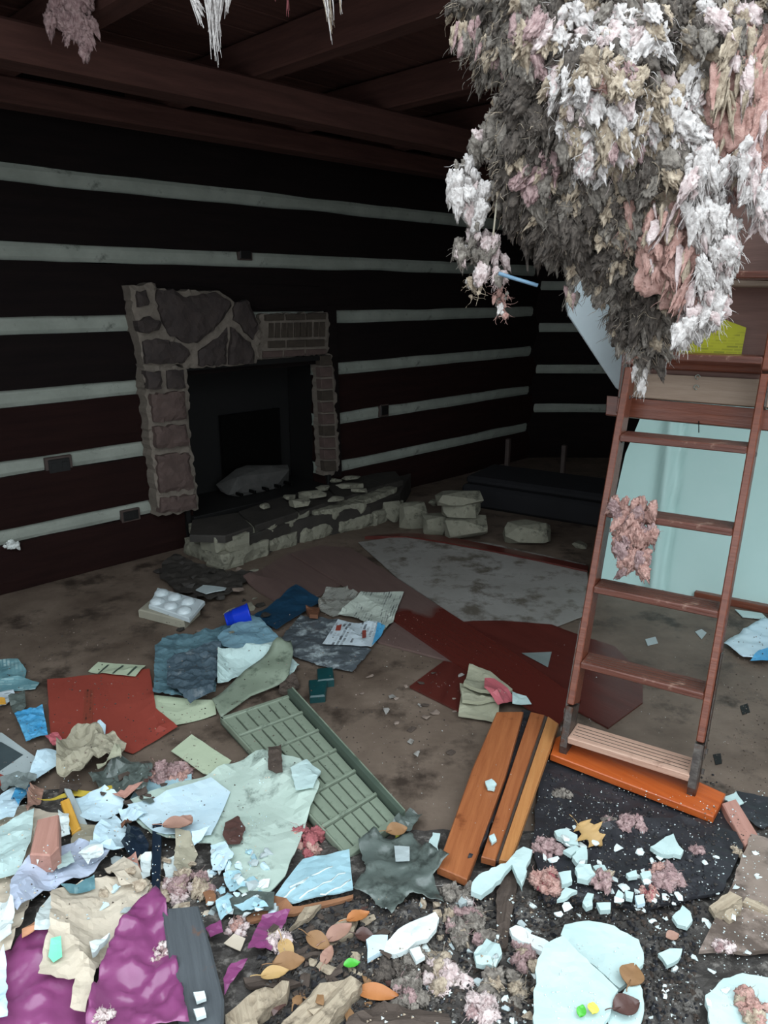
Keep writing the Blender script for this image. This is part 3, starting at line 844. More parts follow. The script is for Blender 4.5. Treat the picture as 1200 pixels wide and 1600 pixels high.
# stones fallen beyond the hearth
pile = [(613, 806, 30, 34, 'small squarish pale stone leaning at the right end of the hearth'),
        (646, 815, 44, 46, 'pale stone at the left of the fallen heap'),
        (683, 826, 44, 36, 'pale squarish stone in front of the fallen heap'),
        (729, 832, 66, 46, 'large dark stone at the foot of the fallen heap'),
        (722, 803, 62, 28, 'flat stone in the middle of the fallen heap'),
        (718, 784, 72, 24, 'flat stone lying topmost on the fallen heap'),
        (676, 789, 12, 9, 'tiny white stone chip behind the fallen heap'),
        (826, 841, 74, 36, 'lone flat grey stone right of the fallen heap'),
        (908, 856, 22, 9, 'small stone chip on the dark ground beside the ladder')]
for i, (u, v, w, h, lab) in enumerate(pile):
    base = {4: .14, 5: .22, 6: .06}.get(i, 0)
    c = on_z(u, v + h * .3, base + .0); dep = (c - CO).dot(CF); w_ = w / FPX * dep; h_ = h / FPX * dep * .95
    o = hull('fallen_stone', frame(c + Z * h_ * .45 + Vector((0, .05, 0)), Vector((1, .1 * (i % 3) - .1, .06 if i == 5 else 0)), Z), (w_, max(.1, w_ * .6), h_), 'limestone', None, 26, 400 + i)
    tag(o, lab, 'stone', 'stones fallen from the fireplace')
# dark low bench frame beyond the stones
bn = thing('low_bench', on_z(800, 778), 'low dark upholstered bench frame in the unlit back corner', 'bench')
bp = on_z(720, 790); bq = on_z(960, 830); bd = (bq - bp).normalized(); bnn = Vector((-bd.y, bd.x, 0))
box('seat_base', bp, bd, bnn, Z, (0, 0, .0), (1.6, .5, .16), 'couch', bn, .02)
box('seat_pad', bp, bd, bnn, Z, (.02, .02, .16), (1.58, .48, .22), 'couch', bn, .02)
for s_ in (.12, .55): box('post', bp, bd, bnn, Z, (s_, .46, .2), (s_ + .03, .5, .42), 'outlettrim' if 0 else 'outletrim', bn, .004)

# mint plastic sheet hanging behind the ladder
P0 = on_z(945, 906); P1 = on_z(1215, 957)
PD = (P1 - P0).normalized(); PN = Vector((PD.y, -PD.x, 0))
def pp(u, v, off=0): return on_plane(u, v, P0 + PN * off, PN)
def plen(u, v): q = pp(u, v); return (q - P0).dot(PD), q.z
edge = [plen(u, v) for u, v in ((945, 906), (952, 850), (965, 780), (982, 705), (1005, 650), (1018, 600), (1030, 540))]
vs = []; NS, NT = 60, 40
ztop = edge[-1][1]; smax = (P1 - P0).length + .35
for j in range(NT + 1):
    z = .0 + (ztop) * j / NT
    for k in range(len(edge) - 1):
        if edge[k][1] <= z + 1e-6 <= edge[k + 1][1] + 1e-3 or k == len(edge) - 2:
            t = (z - edge[k][1]) / (edge[k + 1][1] - edge[k][1]); s0 = edge[k][0] + (edge[k + 1][0] - edge[k][0]) * max(0, min(1, t)); break
    for i in range(NS + 1):
        s = s0 + (smax - s0) * i / NS
        sf = plen(1047, 800)[0]
        off = .05 * math.exp(-((s - sf + .035) / .03) ** 2) - .03 * math.exp(-((s - sf - .01) / .012) ** 2)
        off += .09 * max(0, 1 - (s - s0) / .22) ** 2 * (1 - .5 * z / ztop)          # rolled left edge comes forward
        off += .012 * noise.noise(Vector((s * 2.5, z * 1.5, 2))) + .05 * max(0, .25 - z) ** 1.0 * noise.noise(Vector((s * 5, 0, 9)))
        vs.append(P0 + PD * s + Z * z + PN * off)
fs = [(j * (NS + 1) + i, j * (NS + 1) + i + 1, (j + 1) * (NS + 1) + i + 1, (j + 1) * (NS + 1) + i) for j in range(NT) for i in range(NS)]
n = len(vs); vs += [v - PN * .002 for v in vs]; fs += [tuple(n + a for a in reversed(f)) for f in fs]
o = mesh_obj('plastic_sheet', [v - P0 for v in vs], fs, 'mint', None, True, Matrix.Translation(P0))
tag(o, 'pale mint plastic sheet hanging behind the ladder with a vertical fold', 'plastic sheet')
b0 = on_z(1085, 933); b1 = on_z(1215, 960)
o = box('floor_batten', b0, (b1 - b0).normalized(), Vector((-(b1 - b0).normalized().y, (b1 - b0).normalized().x, 0)), Z, (0, -.02, 0), ((b1 - b0).length + .4, .02, .035), 'rail', None)
tag(o, 'brown wooden batten on the floor along the mint sheet', 'batten')

# pale wallboard piece hanging down at an angle
yb = 2.6
o = slab('wallboard_piece', [at_y(u, v, yb) for u, v in ((905, 385), (885, 470), (888, 492), (962, 606), (1010, 640), (1010, 385))], Vector((0, -1, .05)), .012, 'drywall', None, .002)
tag(o, 'torn pale grey wallboard hanging behind the ladder top', 'wallboard')

# ------------------------------------------------------------------ ATTIC LADDER
LS = .862
LO = CO + (Vector((.902, 2.318, .139)) - CO) * LS
yaw, lean = -.559, .318
LX = Vector((math.cos(yaw), math.sin(yaw), 0)); LNH = Vector((-math.sin(yaw), math.cos(yaw), 0))
LU = (Z * math.cos(lean) + LNH * math.sin(lean)).normalized(); LNN = LX.cross(LU).normalized()    # LNN points to the camera
LX2 = LX
if LNN.dot(CO - LO) < 0: LNN = -LNN
lad = thing('attic_ladder', LO - LU * .3, 'folding wooden attic ladder standing on an orange plank, wet red brown', 'ladder', mw=Matrix.Translation(LO - LU * .3))
HWD = .421 * LS / 2; SP = .28 * LS
def lbox(name, x0, x1, u0, u1, n0, n1, m, parent=lad, bev=.003):
    return box(name, LO, LX, LU, LNN, (x0, u0, n0), (x1, u1, n1), m, parent, bev)
for sg in (-1, 1):
    c = sg * (HWD + .011)
    r1 = lbox('rail', c - .011, c + .011, -.125, .955, -.062, .012, 'rail')
    r2 = lbox('rail', c - .011, c + .011, .965, 1.72, -.062, .012, 'rail')
    for q in (.86, .72): lbox('bolt', c - .014, c + .014, q, q + .012, -.03, -.018, 'metal', r1, .001)
    # mid hinge, lower hinge with pointed tip
    lbox('hinge_plate', c + sg * .011, c + sg * .015, .86, 1.06, -.05, .0, 'metal')
    lbox('hinge_plate', c + sg * .011, c + sg * .016, -.18, .14, -.05, -.01, 'metal')
    tp = [LO + LX * (c + sg * .012) + LU * a + LNN * b for a, b in ((-.13, .016), (-.13, -.06), (-.25, -.055), (-.345, -.028), (-.26, .012))]
    hp = slab('foot_plate', tp, LX * sg, .024, 'metal', lad, .003)
    for q in (-.16, -.22): lbox('bolt', c + sg * .014, c + sg * .022, q, q + .014, -.03, -.016, 'metal', hp, .001)
TD = -LNH      # towards camera, level
def tread(u, m, depth=.075, th=.02, drop=0.0):
    o_ = LO + LU * u
    t = box('tread', o_, LX, LNH, Z, (-HWD, -.012, -.001), (HWD, depth, th), m, lad, .003)
    return t
for k in range(4):
    t = tread(k * SP, 'tread')
    if k < 2:
        for g_ in range(4): box('groove', LO + LU * (k * SP), LX, LNH, Z, (-HWD + .01, .008 + g_ * .015, .0195), (HWD - .01, .0105 + g_ * .015, .0206), 'rotwood', t, 0)
tread(4 * SP + .02, 'tread')
tread(5 * SP + .03, 'tread')
t = tread(-SP, 'paletread', .085, .022)
for g_ in range(4): box('groove', LO - LU * SP, LX, LNH, Z, (-HWD + .01, .01 + g_ * .017, .0215), (HWD - .01, .0125 + g_ * .017, .0226), 'rotwood', t, 0)
def lp(u, v, off): return on_plane(u, v, LO + LNN * off, LNN)
# hatch panel behind the ladder's top section
hp = thing('attic_hatch', lp(1075, 660, -.10), 'brown plywood attic hatch panel behind the ladder top, framed by boards', 'hatch')
def hpoly(name, uv, off, th, m, par=hp): return slab(name, [lp(u, v, off) for u, v in uv], LNN, th, m, par, .003, xdir=LX)
hpoly('panel', [(1000, 200), (1300, 160), (1300, 640), (968, 600)], -.105, .012, 'hatch')
hpoly('bottom_board', [(948, 618), (1300, 648), (1300, 682), (946, 648)], -.095, .018, 'rail')
hpoly('grey_board', [(992, 582), (1300, 598), (1300, 645), (988, 620)], -.088, .02, 'hatchgrey')
hpoly('left_stile', [(985, 440), (1004, 440), (982, 646), (962, 645)], -.09, .014, 'rail')
hpoly('cross_batten', [(1110, 437), (1300, 440), (1300, 449), (1110, 446)], -.09, .014, 'hatchgrey')
hpoly('upper_panel', [(1120, 325), (1300, 325), (1300, 438), (1110, 438)], -.1, .008, 'hatch')
o = hpoly('shelf_edge', [(1000, 556), (1190, 566), (1190, 583), (998, 574)], -.08, .02, 'rail')
o = slab('warning_sticker', [lp(u, v, -.083) for u, v in ((1062, 503), (1130, 498), (1142, 503), (1166, 512), (1158, 556), (1060, 552))], LNN, .002, 'yellow', None, 0, xdir=LX)
tag(o, 'yellow green warning sticker on the brown hatch panel', 'sticker')
for (u, v, r_) in ((1090, 589, .007), (1088, 605, .007)):
    c = lp(u, v, -.084)
    pts = [c + LX * math.cos(a) * r_ + LU * math.sin(a) * r_ for a in [k * math.pi / 5 for k in range(9)]]
    tube('screw_hook', pts, .0018, 'chink', hp, 5)
tube('hanging_nail', [lp(1092, 658, -.09), lp(1092, 676, -.09)], .0015, 'firemetal', hp, 5)

# tuft caught on the second step
r = random.Random(5); f = Lumps()
for (u, v, w, h, n) in ((990, 797, 64, 24, 26), (992, 822, 58, 40, 44), (986, 850, 52, 40, 40), (985, 876, 34, 20, 14), (1005, 885, 18, 20, 8), (975, 885, 12, 16, 5)):
    for k in range(n):
        p = lp(u + r.uniform(-.5, .5) * w, v + r.uniform(-.5, .5) * h, r.uniform(.005, .035)); s = r.uniform(.008, .019)
        f.add(p, (s, s * .6, s * 1.4), Vector((r.uniform(-.6, .6), r.uniform(-.4, .4), -1)), r, r.choice((0, 1, 1)))
        for j in range(3): f.strand(p, Vector((r.uniform(-1, 1), r.uniform(-1, 1), r.uniform(-1, .4))), r.uniform(.015, .04), .0006, r, r.randrange(3))
o = f.build('insulation_tuft', ['dustpink', 'inpink', 'inbeige'])
tag(o, 'dusty pink insulation tuft hanging over a ladder step', 'insulation')

# ------------------------------------------------------------------ INSULATION TORN FROM THE CEILING
r = random.Random(11)
ins = thing('insulation_clump', at_y(950, 60, 1.85), 'huge torn clump of grey, white and pink insulation hanging from the ceiling hole', 'insulation')
def px_r(w, y): return w / FPX * y * 1.0 / 2
# (u, v, y, w, h, depth m): the body of the clump
blobs = [(900, 60, 1.85, 230, 180, .14), (850, 180, 1.82, 130, 190, .12), (950, 170, 1.76, 220, 230, .15), (1060, 120, 1.8, 220, 230, .15),
         (1160, 40, 1.82, 220, 170, .15), (850, 270, 1.82, 140, 130, .10), (930, 300, 1.80, 200, 190, .12), (1000, 270, 1.76, 170, 200, .12),
         (910, 360, 1.82, 130, 70, .08), (985, 400, 1.80, 120, 120, .09), (1015, 470, 1.80, 96, 120, .07), (1012, 530, 1.8, 56, 60, .04),
         (770, 60, 1.95, 60, 60, .05), (770, 10, 1.95, 110, 60, .07), (815, 120, 1.9, 40, 170, .06),
         (1200, 130, 1.86, 100, 180, .1), (1090, 220, 1.80, 100, 130, .08)]
core = Fibre(); allp = []
for (u, v, y, w, h, dp) in blobs:
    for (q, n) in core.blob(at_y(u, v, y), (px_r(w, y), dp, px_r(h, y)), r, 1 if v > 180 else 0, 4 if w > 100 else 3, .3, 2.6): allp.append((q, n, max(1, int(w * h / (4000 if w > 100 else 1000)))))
def zone(p):
    d = p - CO; k = FPX / d.dot(CF); return 600 + k * d.x, 800 - k * d.dot(CU)
def toward(p, n): return n.dot((CO - p).normalized())
def el(z_, L_): return min(((z_[0] - a) / c) ** 2 + ((z_[1] - b) / d) ** 2 for a, b, c, d in L_)
WHITE = [(870, 120, 55, 110), (985, 60, 90, 45), (1000, 180, 75, 80), (940, 170, 70, 90), (1080, 180, 50, 60), (900, 60, 60, 50), (940, 250, 50, 40), (1150, 20, 60, 30)]
BEIGE = [(950, 118, 50, 34), (985, 240, 60, 40), (1050, 140, 40, 50), (825, 60, 30, 50), (830, 270, 40, 40)]
bt = BVHTree.FromPolygons(core.v, core.f)
vis = []
for (q, n, w) in allp:
    if toward(q, n) < -.3: continue
    d = (CO - q).normalized(); h = bt.ray_cast(q + n * .004 + d * .004, d)[0]
    if h is None: vis += [(q, n)] * w
gl, wlm = Lumps(), Lumps()          # materials: 0 grey 1 dark 2 beige 3 dusty | 0 white 1 beige 2 pale pink
for k in range(2100):
    q, n = vis[r.randrange(len(vis))]
    z_ = zone(q)
    if z_[0] > 1105 and 90 < z_[1] < 260 and r.random() < .8: continue
    if ((z_[0] - 1050) / 60) ** 2 + ((z_[1] - 380) / 95) ** 2 < 1 and r.random() < .85: continue
    nz = noise.noise(q * 9) ; wgt = el(z_, WHITE) - .9 * nz; bgt = el(z_, BEIGE) - .7 * noise.noise(q * 9 + Vector((9, 0, 0)))
    dn = Vector((r.uniform(-.7, .7), r.uniform(-.6, .2), -1)) + n * .5
    s = r.uniform(.007, .024) if z_[0] > 800 else r.uniform(.005, .012)
    if z_[1] > 420: s *= .75
    sz = (s, s * .75, s * r.uniform(.9, 1.7)); p = q + n * r.uniform(-.006, .012)
    if wgt < .55 and r.random() < .85: wlm.add(p, sz, dn, r, r.choice((0, 0, 0, 2, 1)) if bgt > .7 else r.choice((0, 1, 1, 2)))
    else: gl.add(p, sz, dn, r, r.choice((2, 2, 3, 0)) if bgt < .7 else (r.choice((0, 0, 1, 2)) if nz > -.1 else 1))
for k in range(4200):
    q, n = vis[r.randrange(len(vis))]; z_ = zone(q)
    L_ = wlm if el(z_, WHITE) - .9 * noise.noise(q * 9) < .8 else gl
    L_.strand(q, n + Vector((r.uniform(-1, 1), r.uniform(-.8, .3), r.uniform(-1.4, .3))), r.uniform(.02, .06), r.uniform(.0006, .0013), r, r.choice((0, 0, 2)), .55, .5)
# smooth pink batt folds at the right
pk = Fibre()
pinks = [(1030, 325, 1.68, 110, 100, .05, 2), (1055, 385, 1.66, 110, 130, .05, 0), (1085, 435, 1.67, 90, 120, .045, 0), (1000, 350, 1.70, 60, 70, .04, 2), (1105, 478, 1.68, 60, 60, .035, 1),
         (1168, 140, 1.66, 100, 190, .06, 0), (1145, 215, 1.65, 90, 130, .05, 0), (1195, 220, 1.66, 70, 150, .05, 0), (1072, 240, 1.70, 60, 50, .04, 3), (1140, 110, 1.68, 70, 90, .05, 2), (1045, 300, 1.68, 60, 60, .04, 0), (1100, 400, 1.67, 50, 60, .04, 1),
         (1125, 285, 1.68, 60, 60, .04, 1)]
for (u, v, y, w, h, dp, mi) in pinks: pk.blob(at_y(u, v, y), (px_r(w, y), dp * .8, px_r(h, y)), r, mi, 5, .5, 2.6)
for (u, v) in ((1130, 140), (1150, 180), (1175, 120), (1120, 210), (1185, 190), (1165, 240), (1140, 100), (1040, 350), (1070, 400), (1050, 320), (1085, 440), (1020, 370), (1075, 470)):
    for k in range(5):
        p = at_y(u + r.gauss(0, 12), v + r.gauss(0, 12), 1.60 + r.uniform(0, .02)); s = r.uniform(.006, .015)
        wlm.add(p, (s, s * .35, s * r.uniform(1.5, 3)), Vector((r.uniform(-.6, .3), -.1, -1)), r, r.choice((3, 3, 2, 1)))
for (u, v, y, w, h, dp, mi) in pinks:
    for k in range(34):
        an = r.uniform(0, 6.28); p = at_y(u + math.cos(an) * w * .42, v + math.sin(an) * h * .42, y - dp * .6)
        s = r.uniform(.005, .013); wlm.add(p, (s, s * .6, s * 1.7), Vector((r.uniform(-.5, .5), -.1, -1)), r, r.choice((2, 3, 3, 1)))
        wlm.strand(p, Vector((r.uniform(-.6, .6), r.uniform(-.6, 0), -1)), r.uniform(.02, .06), .0009, r, 3, .5, .4)
shred = [(1095, 265, 34), (1110, 300, 40), (1095, 330, 40), (1118, 345, 38), (1125, 375, 36), (1118, 405, 32), (1098, 360, 30), (1085, 290, 30), (1105, 250, 30), (1100, 425, 24), (1112, 460, 24), (1112, 488, 24), (1095, 495, 26),
         (1150, 265, 40), (1172, 285, 40), (1185, 310, 30), (1192, 332, 16), (1165, 245, 30), (1075, 505, 20), (1064, 520, 14), (1140, 390, 12)]
for (u, v, w) in shred:
    for k in range(12):
        p = at_y(u + r.gauss(0, .28) * w, v + r.gauss(0, .3) * w, r.uniform(1.57, 1.64)); s = r.uniform(.006, .017)
        wlm.add(p, (s, s * .7, s * r.uniform(1.1, 2.2)), Vector((r.uniform(-.7, .5), r.uniform(-.3, .1), -1)), r, r.choice((0, 0, 0, 2)))
        for j in range(3): wlm.strand(p, Vector((r.uniform(-.6, .9), r.uniform(-.5, .2), r.uniform(-1.2, .1))), r.uniform(.02, .06), .001, r, 0, .4, .5)
# trailing shreds at the foot and edge of the mass
for (u, v, n, wd) in ((972, 545, 9, 7), (1000, 580, 9, 6), (1045, 545, 7, 9), (1068, 540, 6, 6), (1020, 555, 7, 12), (895, 440, 9, 8), (893, 470, 5, 6), (1003, 606, 3, 3), (968, 520, 6, 8), (770, 75, 9, 12), (735, 60, 14, 14), (722, 70, 8, 8), (785, 95, 6, 8), (768, 95, 4, 5)):
    for k in range(n):
        p = at_y(u + r.gauss(0, wd), v - 6 + r.gauss(0, 10), 1.80); s = r.uniform(.004, .010); w_ = (v > 500 and r.random() < .55)
        (wlm if w_ else gl).add(p, (s, s * .7, s * r.uniform(1.2, 2.4)), Vector((r.uniform(-.3, .3), 0, -1)), r, 0 if w_ else r.choice((0, 2, 3)))
        for j in range(4): (wlm if w_ else gl).strand(p, Vector((r.uniform(-.4, .4), r.uniform(-.3, .3), -1)), r.uniform(.02, .05), .0009, r, 0, .4, .3)
for k in range(46):
    p = at_y(948 + r.gauss(0, 22), 118 + r.gauss(0, 12), 1.60 + r.uniform(-.01, .02)); s = r.uniform(.008, .018)
    wlm.add(p, (s * 1.2, s * .6, s), Vector((r.uniform(-1, 1), -.2, -.6)), r, r.choice((1, 1, 1, 3)))
co_ = core.build('core', ['ingrey', 'indark'], ins)
co_.data.polygons.foreach_set('use_smooth', [True] * len(co_.data.polygons))
o = gl.build('grey_fibres', ['ingrey', 'indark', 'inbeige', 'dustpink'], ins); o['kind'] = 'stuff'
o = wlm.build('white_fibres', ['inwhite', 'inbeige', 'inpinkpale', 'inpink'], ins); o['label'] = 'white torn shreds over the grey mass'; o['kind'] = 'stuff'
o = pk.build('pink_batt', ['inpink', 'inpinkpale', 'inbeige', 'pinkwet'], ins); o['label'] = 'smooth pink insulation batt folds'; o['kind'] = 'stuff'
o.data.polygons.foreach_set('use_smooth', [True] * len(o.data.polygons))

# strand hanging at the left side with its wire and straw
f = Lumps()
trail = [(800, 185, 30, 0), (775, 205, 40, 0), (757, 225, 34, 0), (742, 245, 26, 0), (738, 268, 26, 1), (730, 285, 40, 1), (733, 305, 50, 1), (738, 330, 36, 1), (742, 352, 26, 0), (748, 372, 20, 0), (725, 392, 30, 0), (735, 398, 24, 0), (765, 385, 40, 2), (772, 392, 36, 2), (755, 415, 30, 2), (745, 435, 24, 4), (738, 452, 16, 4), (775, 430, 22, 2), (783, 460, 18, 3), (786, 478, 14, 3), (716, 275, 14, 1), (712, 288, 16, 1)]
for (u, v, w, mi) in trail:
    for k in range(7):
        p = at_y(u + r.gauss(0, .25) * w, v + r.gauss(0, 8), 1.82 + r.gauss(0, .02)); s = px_r(w, 1.82) * r.uniform(.3, .6)
        f.add(p, (s, s * .8, s * r.uniform(1, 1.8)), Vector((r.uniform(-.5, .5), r.uniform(-.3, .3), -1)), r, mi if r.random() < .75 else r.choice((0, 1, 2)))
        for j in range(3): f.strand(p, Vector((r.uniform(-.8, .8), r.uniform(-.5, .5), r.uniform(-1, .3))), r.uniform(.015, .04), .0008, r, mi, .5, .3)
o = f.build('insulation_strand', ['ingrey', 'inwhite', 'inpinkpale', 'inpink', 'inbeige'])
tag(o, 'ragged whitish strand dangling left of the big insulation clump', 'insulation')
o = tube('hanging_wire', [at_y(u, v, 1.80) for u, v in ((799, 176), (797, 205), (792, 235), (784, 270), (777, 310), (773, 345), (770, 374))], .0024, 'wire')
tag(o, 'thin pale wire hanging in front of the insulation strand', 'wire')
o = tube('thin_straw', [at_y(u, v, 1.77) for u, v in ((779, 427), (800, 434), (820, 440), (840, 446))], .0045, 'bluestick')
tag(o, 'blue grey straw sticking out of the hanging strand', 'straw')

# wisps hanging from the torn ceiling edge
def wisp(lab, strands, y, mats, n, seed, wd=.006):
    f = Lumps(); q = random.Random(seed)
    for (u0, v0, u1, v1, w) in strands:
        a = at_y(u0, v0, y); b = at_y(u1, v1, y); d = b - a
        for k in range(n):
            p = a + Vector((q.gauss(0, w), q.gauss(0, w), 0)); t = b + Vector((q.gauss(0, w * .12), 0, q.gauss(0, w))) - p
            f.strand(p, t, t.length * q.uniform(.7, 1.0), wd * q.uniform(.4, 1.1), q, q.randrange(len(mats)), .05, .0, 12)
    o = f.build('insulation_wisp', mats); tag(o, lab, 'insulation'); return o
wisp('white stringy wisp hanging at the top edge, left of centre', [(322, -40, 338, 104, .007), (336, -40, 339, 84, .008), (332, -40, 336, 60, .010), (296, -20, 314, 45, .004), (345, -30, 340, 50, .012), (290, -20, 325, 25, .008), (355, -20, 356, 22, .006)], 2.0, ['inwhite'], 14, 3, .0055)
wisp('thin white wisp hanging near the top centre', [(505, -30, 521, 62, .005), (512, -20, 520, 48, .006), (530, -20, 533, 22, .002), (508, -20, 515, 20, .008)], 2.0, ['inwhite', 'inbeige'], 7, 5, .003)
f = Lumps(); q_ = random.Random(2)
for (u, v, w) in ((110, -10, 60), (105, 25, 50), (122, 40, 40), (138, 58, 34), (115, 50, 26)):
    for k in range(9):
        s = px_r(w, 2.55) * q_.uniform(.25, .5)
        f.add(at_y(u + q_.gauss(0, .25) * w, v + q_.gauss(0, 8), 2.55), (s, s * .8, s * 1.4), Vector((q_.uniform(-.5, .5), 0, -1)), q_, 0)
tag(f.build('insulation_tuft', ['dustpink']), 'dull pinkish grey tuft hanging from the dark ceiling at top left', 'insulation')
wisp('short reddish shred hanging from the ceiling near the top centre', [(430, -30, 431, 8, .004), (449, -20, 450, 28, .001)], 2.2, ['pinkwet'], 3, 8, .003)

# ------------------------------------------------------------------ FLOOR: rubble, boards, litter (bottom layers first)
mv = []; mf = []; NX, NY = 150, 60
for j in range(NY + 1):
    for i in range(NX + 1):
        x = -2.2 + 3.9 * i / NX; y = .75 + 1.3 * j / NY
        z = mound(x, y)
        mv.append((x, y, z + (.012 * noise.fractal(Vector((x * 14, y * 14, 7)), .8, 2, 4) + .004 if z > .004 else -.02)))
for j in range(NY):
    for i in range(NX):
        a = j * (NX + 1) + i; mf.append((a, a + 1, a + NX + 2, a + NX + 1))
o = mesh_obj('rubble_bed', mv, mf, 'soil'); tag(o, 'dark crumbly rubble covering the floor in the foreground', 'rubble', kind='stuff'); stamp(o)

# crumbs nobody could count
def crumbs(name, n, area, size, mats, lab, seed, zoff=0):
    q = random.Random(seed); vs = []; fs = []; mi = []
    for k in range(n):
        u = q.uniform(area[0], area[2]); v = q.uniform(area[1], area[3])
        p = on_ground(u, v); s = q.uniform(*size) * q.uniform(.5, 1)
        n0 = len(vs)
        for d in ((1, 0, 0), (-.5, .8, 0), (-.5, -.8, .1), (0, 0, .8), (.1, 0, -.6)):
            vs.append(p + Vector((d[0] * q.uniform(.6, 1.2), d[1] * q.uniform(.6, 1.2), d[2])) * s + Z * s * .4)
        m_ = q.randrange(len(mats))
        for f in ((0, 1, 3), (1, 2, 3), (2, 0, 3), (1, 0, 4), (2, 1, 4), (0, 2, 4)): fs.append(tuple(n0 + i for i in f)); mi.append(m_)
    o = mesh_obj(name, vs, fs, mats[0], None, False, None, mats[1:], mi); tag(o, lab, name.replace('_', ' ').split()[-1], kind='stuff')

def S(*a, **k): return sheet(*a, **k)
# far boards and sheets
S('dusty_sheet', [(560, 850), (640, 838), (760, 850), (915, 884), (925, 960), (860, 985), (740, 985), (620, 905)], 'dustsheet', 'pale dusty flat sheet lying before the hearth stones', 'sheet', .002, .004, .05, .004, 4)
b0, b1 = on_z(700, 838), on_z(920, 886)
o = slab('red_strip', [on_z(u, v, .02) for u, v in ((570, 838), (640, 832), (700, 838), (800, 858), (920, 884), (918, 892), (800, 866), (690, 846), (636, 838))], Z, .02, 'redboard', None, .002)
tag(o, 'narrow dark red strip along the far edge of the dusty sheet', 'strip'); stamp(o)
S('dirt_heap', [(258, 884), (272, 872), (300, 886), (352, 902), (396, 900), (372, 930), (330, 944), (276, 930), (250, 908)], 'hearth', 'black sooty dirt heap at the left foot of the hearth', 'dirt', .003, .01, .025, .02, 12, .008)
S('brown_board', [(380, 902), (450, 866), (536, 914), (500, 932), (440, 948)], 'dustboard', 'dusty brown board left of the long board before the hearth', 'board', .002, .008, .06, flat=0.0)
S('brown_board', [(590, 1006), (622, 966), (706, 1032), (742, 1046)], 'dustboard', 'dusty brown board ending under the newspapers', 'board', .002, .010, .06, flat=0.0)
S('red_board', [(640, 1076), (694, 1036), (752, 1050), (722, 1117)], 'redboard', 'short dark red board left of the old booklets', 'board', .003, .008, .05, flat=0.0)
S('wet_sheet', [(690, 992), (720, 976), (780, 972), (862, 978), (960, 1012), (1004, 1058), (1004, 1100), (950, 1140), (860, 1090), (740, 1030)], 'redboard', 'wide wet dark red panel lying behind the ladder foot', 'sheet', .002, .006, .05, flat=0.0)
S('brown_board', [(455, 864), (500, 852), (548, 856), (745, 985), (800, 1018), (908, 1094), (872, 1133), (706, 1030), (536, 913)], 'longboard', 'long board running from hearth to ladder, dusty then wet red', 'board', .004, .012, .06, flat=0.008)
S('paper_scrap', [(815, 1022), (862, 1020), (856, 1044)], 'grey', 'small grey patch standing for a gap in the red panel behind the ladder', 'scrap', .004, .001, .02)  # thin grey sheet added in place of a gap in the panel

# right: black felt boards, soiled plywood
S('felt_board', [(846, 1170), (1120, 1268), (1166, 1312), (1085, 1290), (960, 1300), (830, 1330)], 'tar', 'black felt covered board lying below the orange plank', 'board', .004, .008, .025, .004, 20, .004)
S('felt_board', [(830, 1330), (960, 1290), (1090, 1288), (1164, 1318), (1128, 1404), (1010, 1430), (850, 1420)], 'tar', 'black felt covered board strewn with white plaster crumbs', 'board', .006, .008, .025, .006, 20, .004)
S('soiled_plywood', [(1172, 1314), (1260, 1340), (1260, 1500), (1090, 1500), (1136, 1408)], 'tan', 'soiled greyish plywood piece at the right edge', 'plywood', .008, .01, .03, .004, 12, .004)
S('black_patch', [(1150, 1240), (1200, 1250), (1230, 1290), (1190, 1300), (1152, 1275)], 'tar', 'black felt scrap at the right edge beyond the wood stub', 'scrap', .003, .003, .02, .004, 14, .004)
S('torn_hole_patch', [(1156, 1104), (1168, 1100), (1172, 1114), (1160, 1118)], 'soot', 'small black scrap on the floor right of the ladder', 'scrap', .002, .001, .01)
S('torn_hole_patch', [(1114, 1180), (1126, 1178), (1128, 1194), (1118, 1196)], 'soot', 'small black scrap on the floor beside the ladder foot', 'scrap', .002, .001, .01)

crumbs('dark_crumbs', 4600, (400, 1400, 1090, 1600), (.002, .011), ['soil', 'tar', 'rotwood'], 'dark crumbs of rubble over the foreground', 31)
crumbs('dark_crumbs', 1600, (850, 1210, 1120, 1430), (.0015, .007), ['tar', 'soil', 'soil'], 'dark crumbs over the black felt boards', 32)
# orange plank below the ladder
z_ = .05
o = slab('orange_plank', [on_z(u, v, z_) for u, v in ((868, 1152), (905, 1136), (1134, 1240), (1115, 1276), (860, 1178))], Z, .022, 'orange', None, .003, xdir=on_z(1134, 1240, z_) - on_z(905, 1136, z_))
tag(o, 'wet orange wooden plank lying under the ladder foot', 'plank'); stamp(o)
o = slab('plank_support', [on_z(u, v, .028) for u, v in ((880, 1170), (910, 1152), (1120, 1245), (1105, 1262))], Z, .027, 'rotwood', None, .003)
tag(o, 'dark rotten batten showing under the orange plank', 'batten')
o = slab('wood_stub', [on_z(u, v, .045) for u, v in ((1128, 1254), (1150, 1248), (1188, 1308), (1164, 1322))], Z, .035, 'block', None, .004)
tag(o, 'short pinkish wood stub by the right end of the orange plank', 'wood block'); stamp(o)

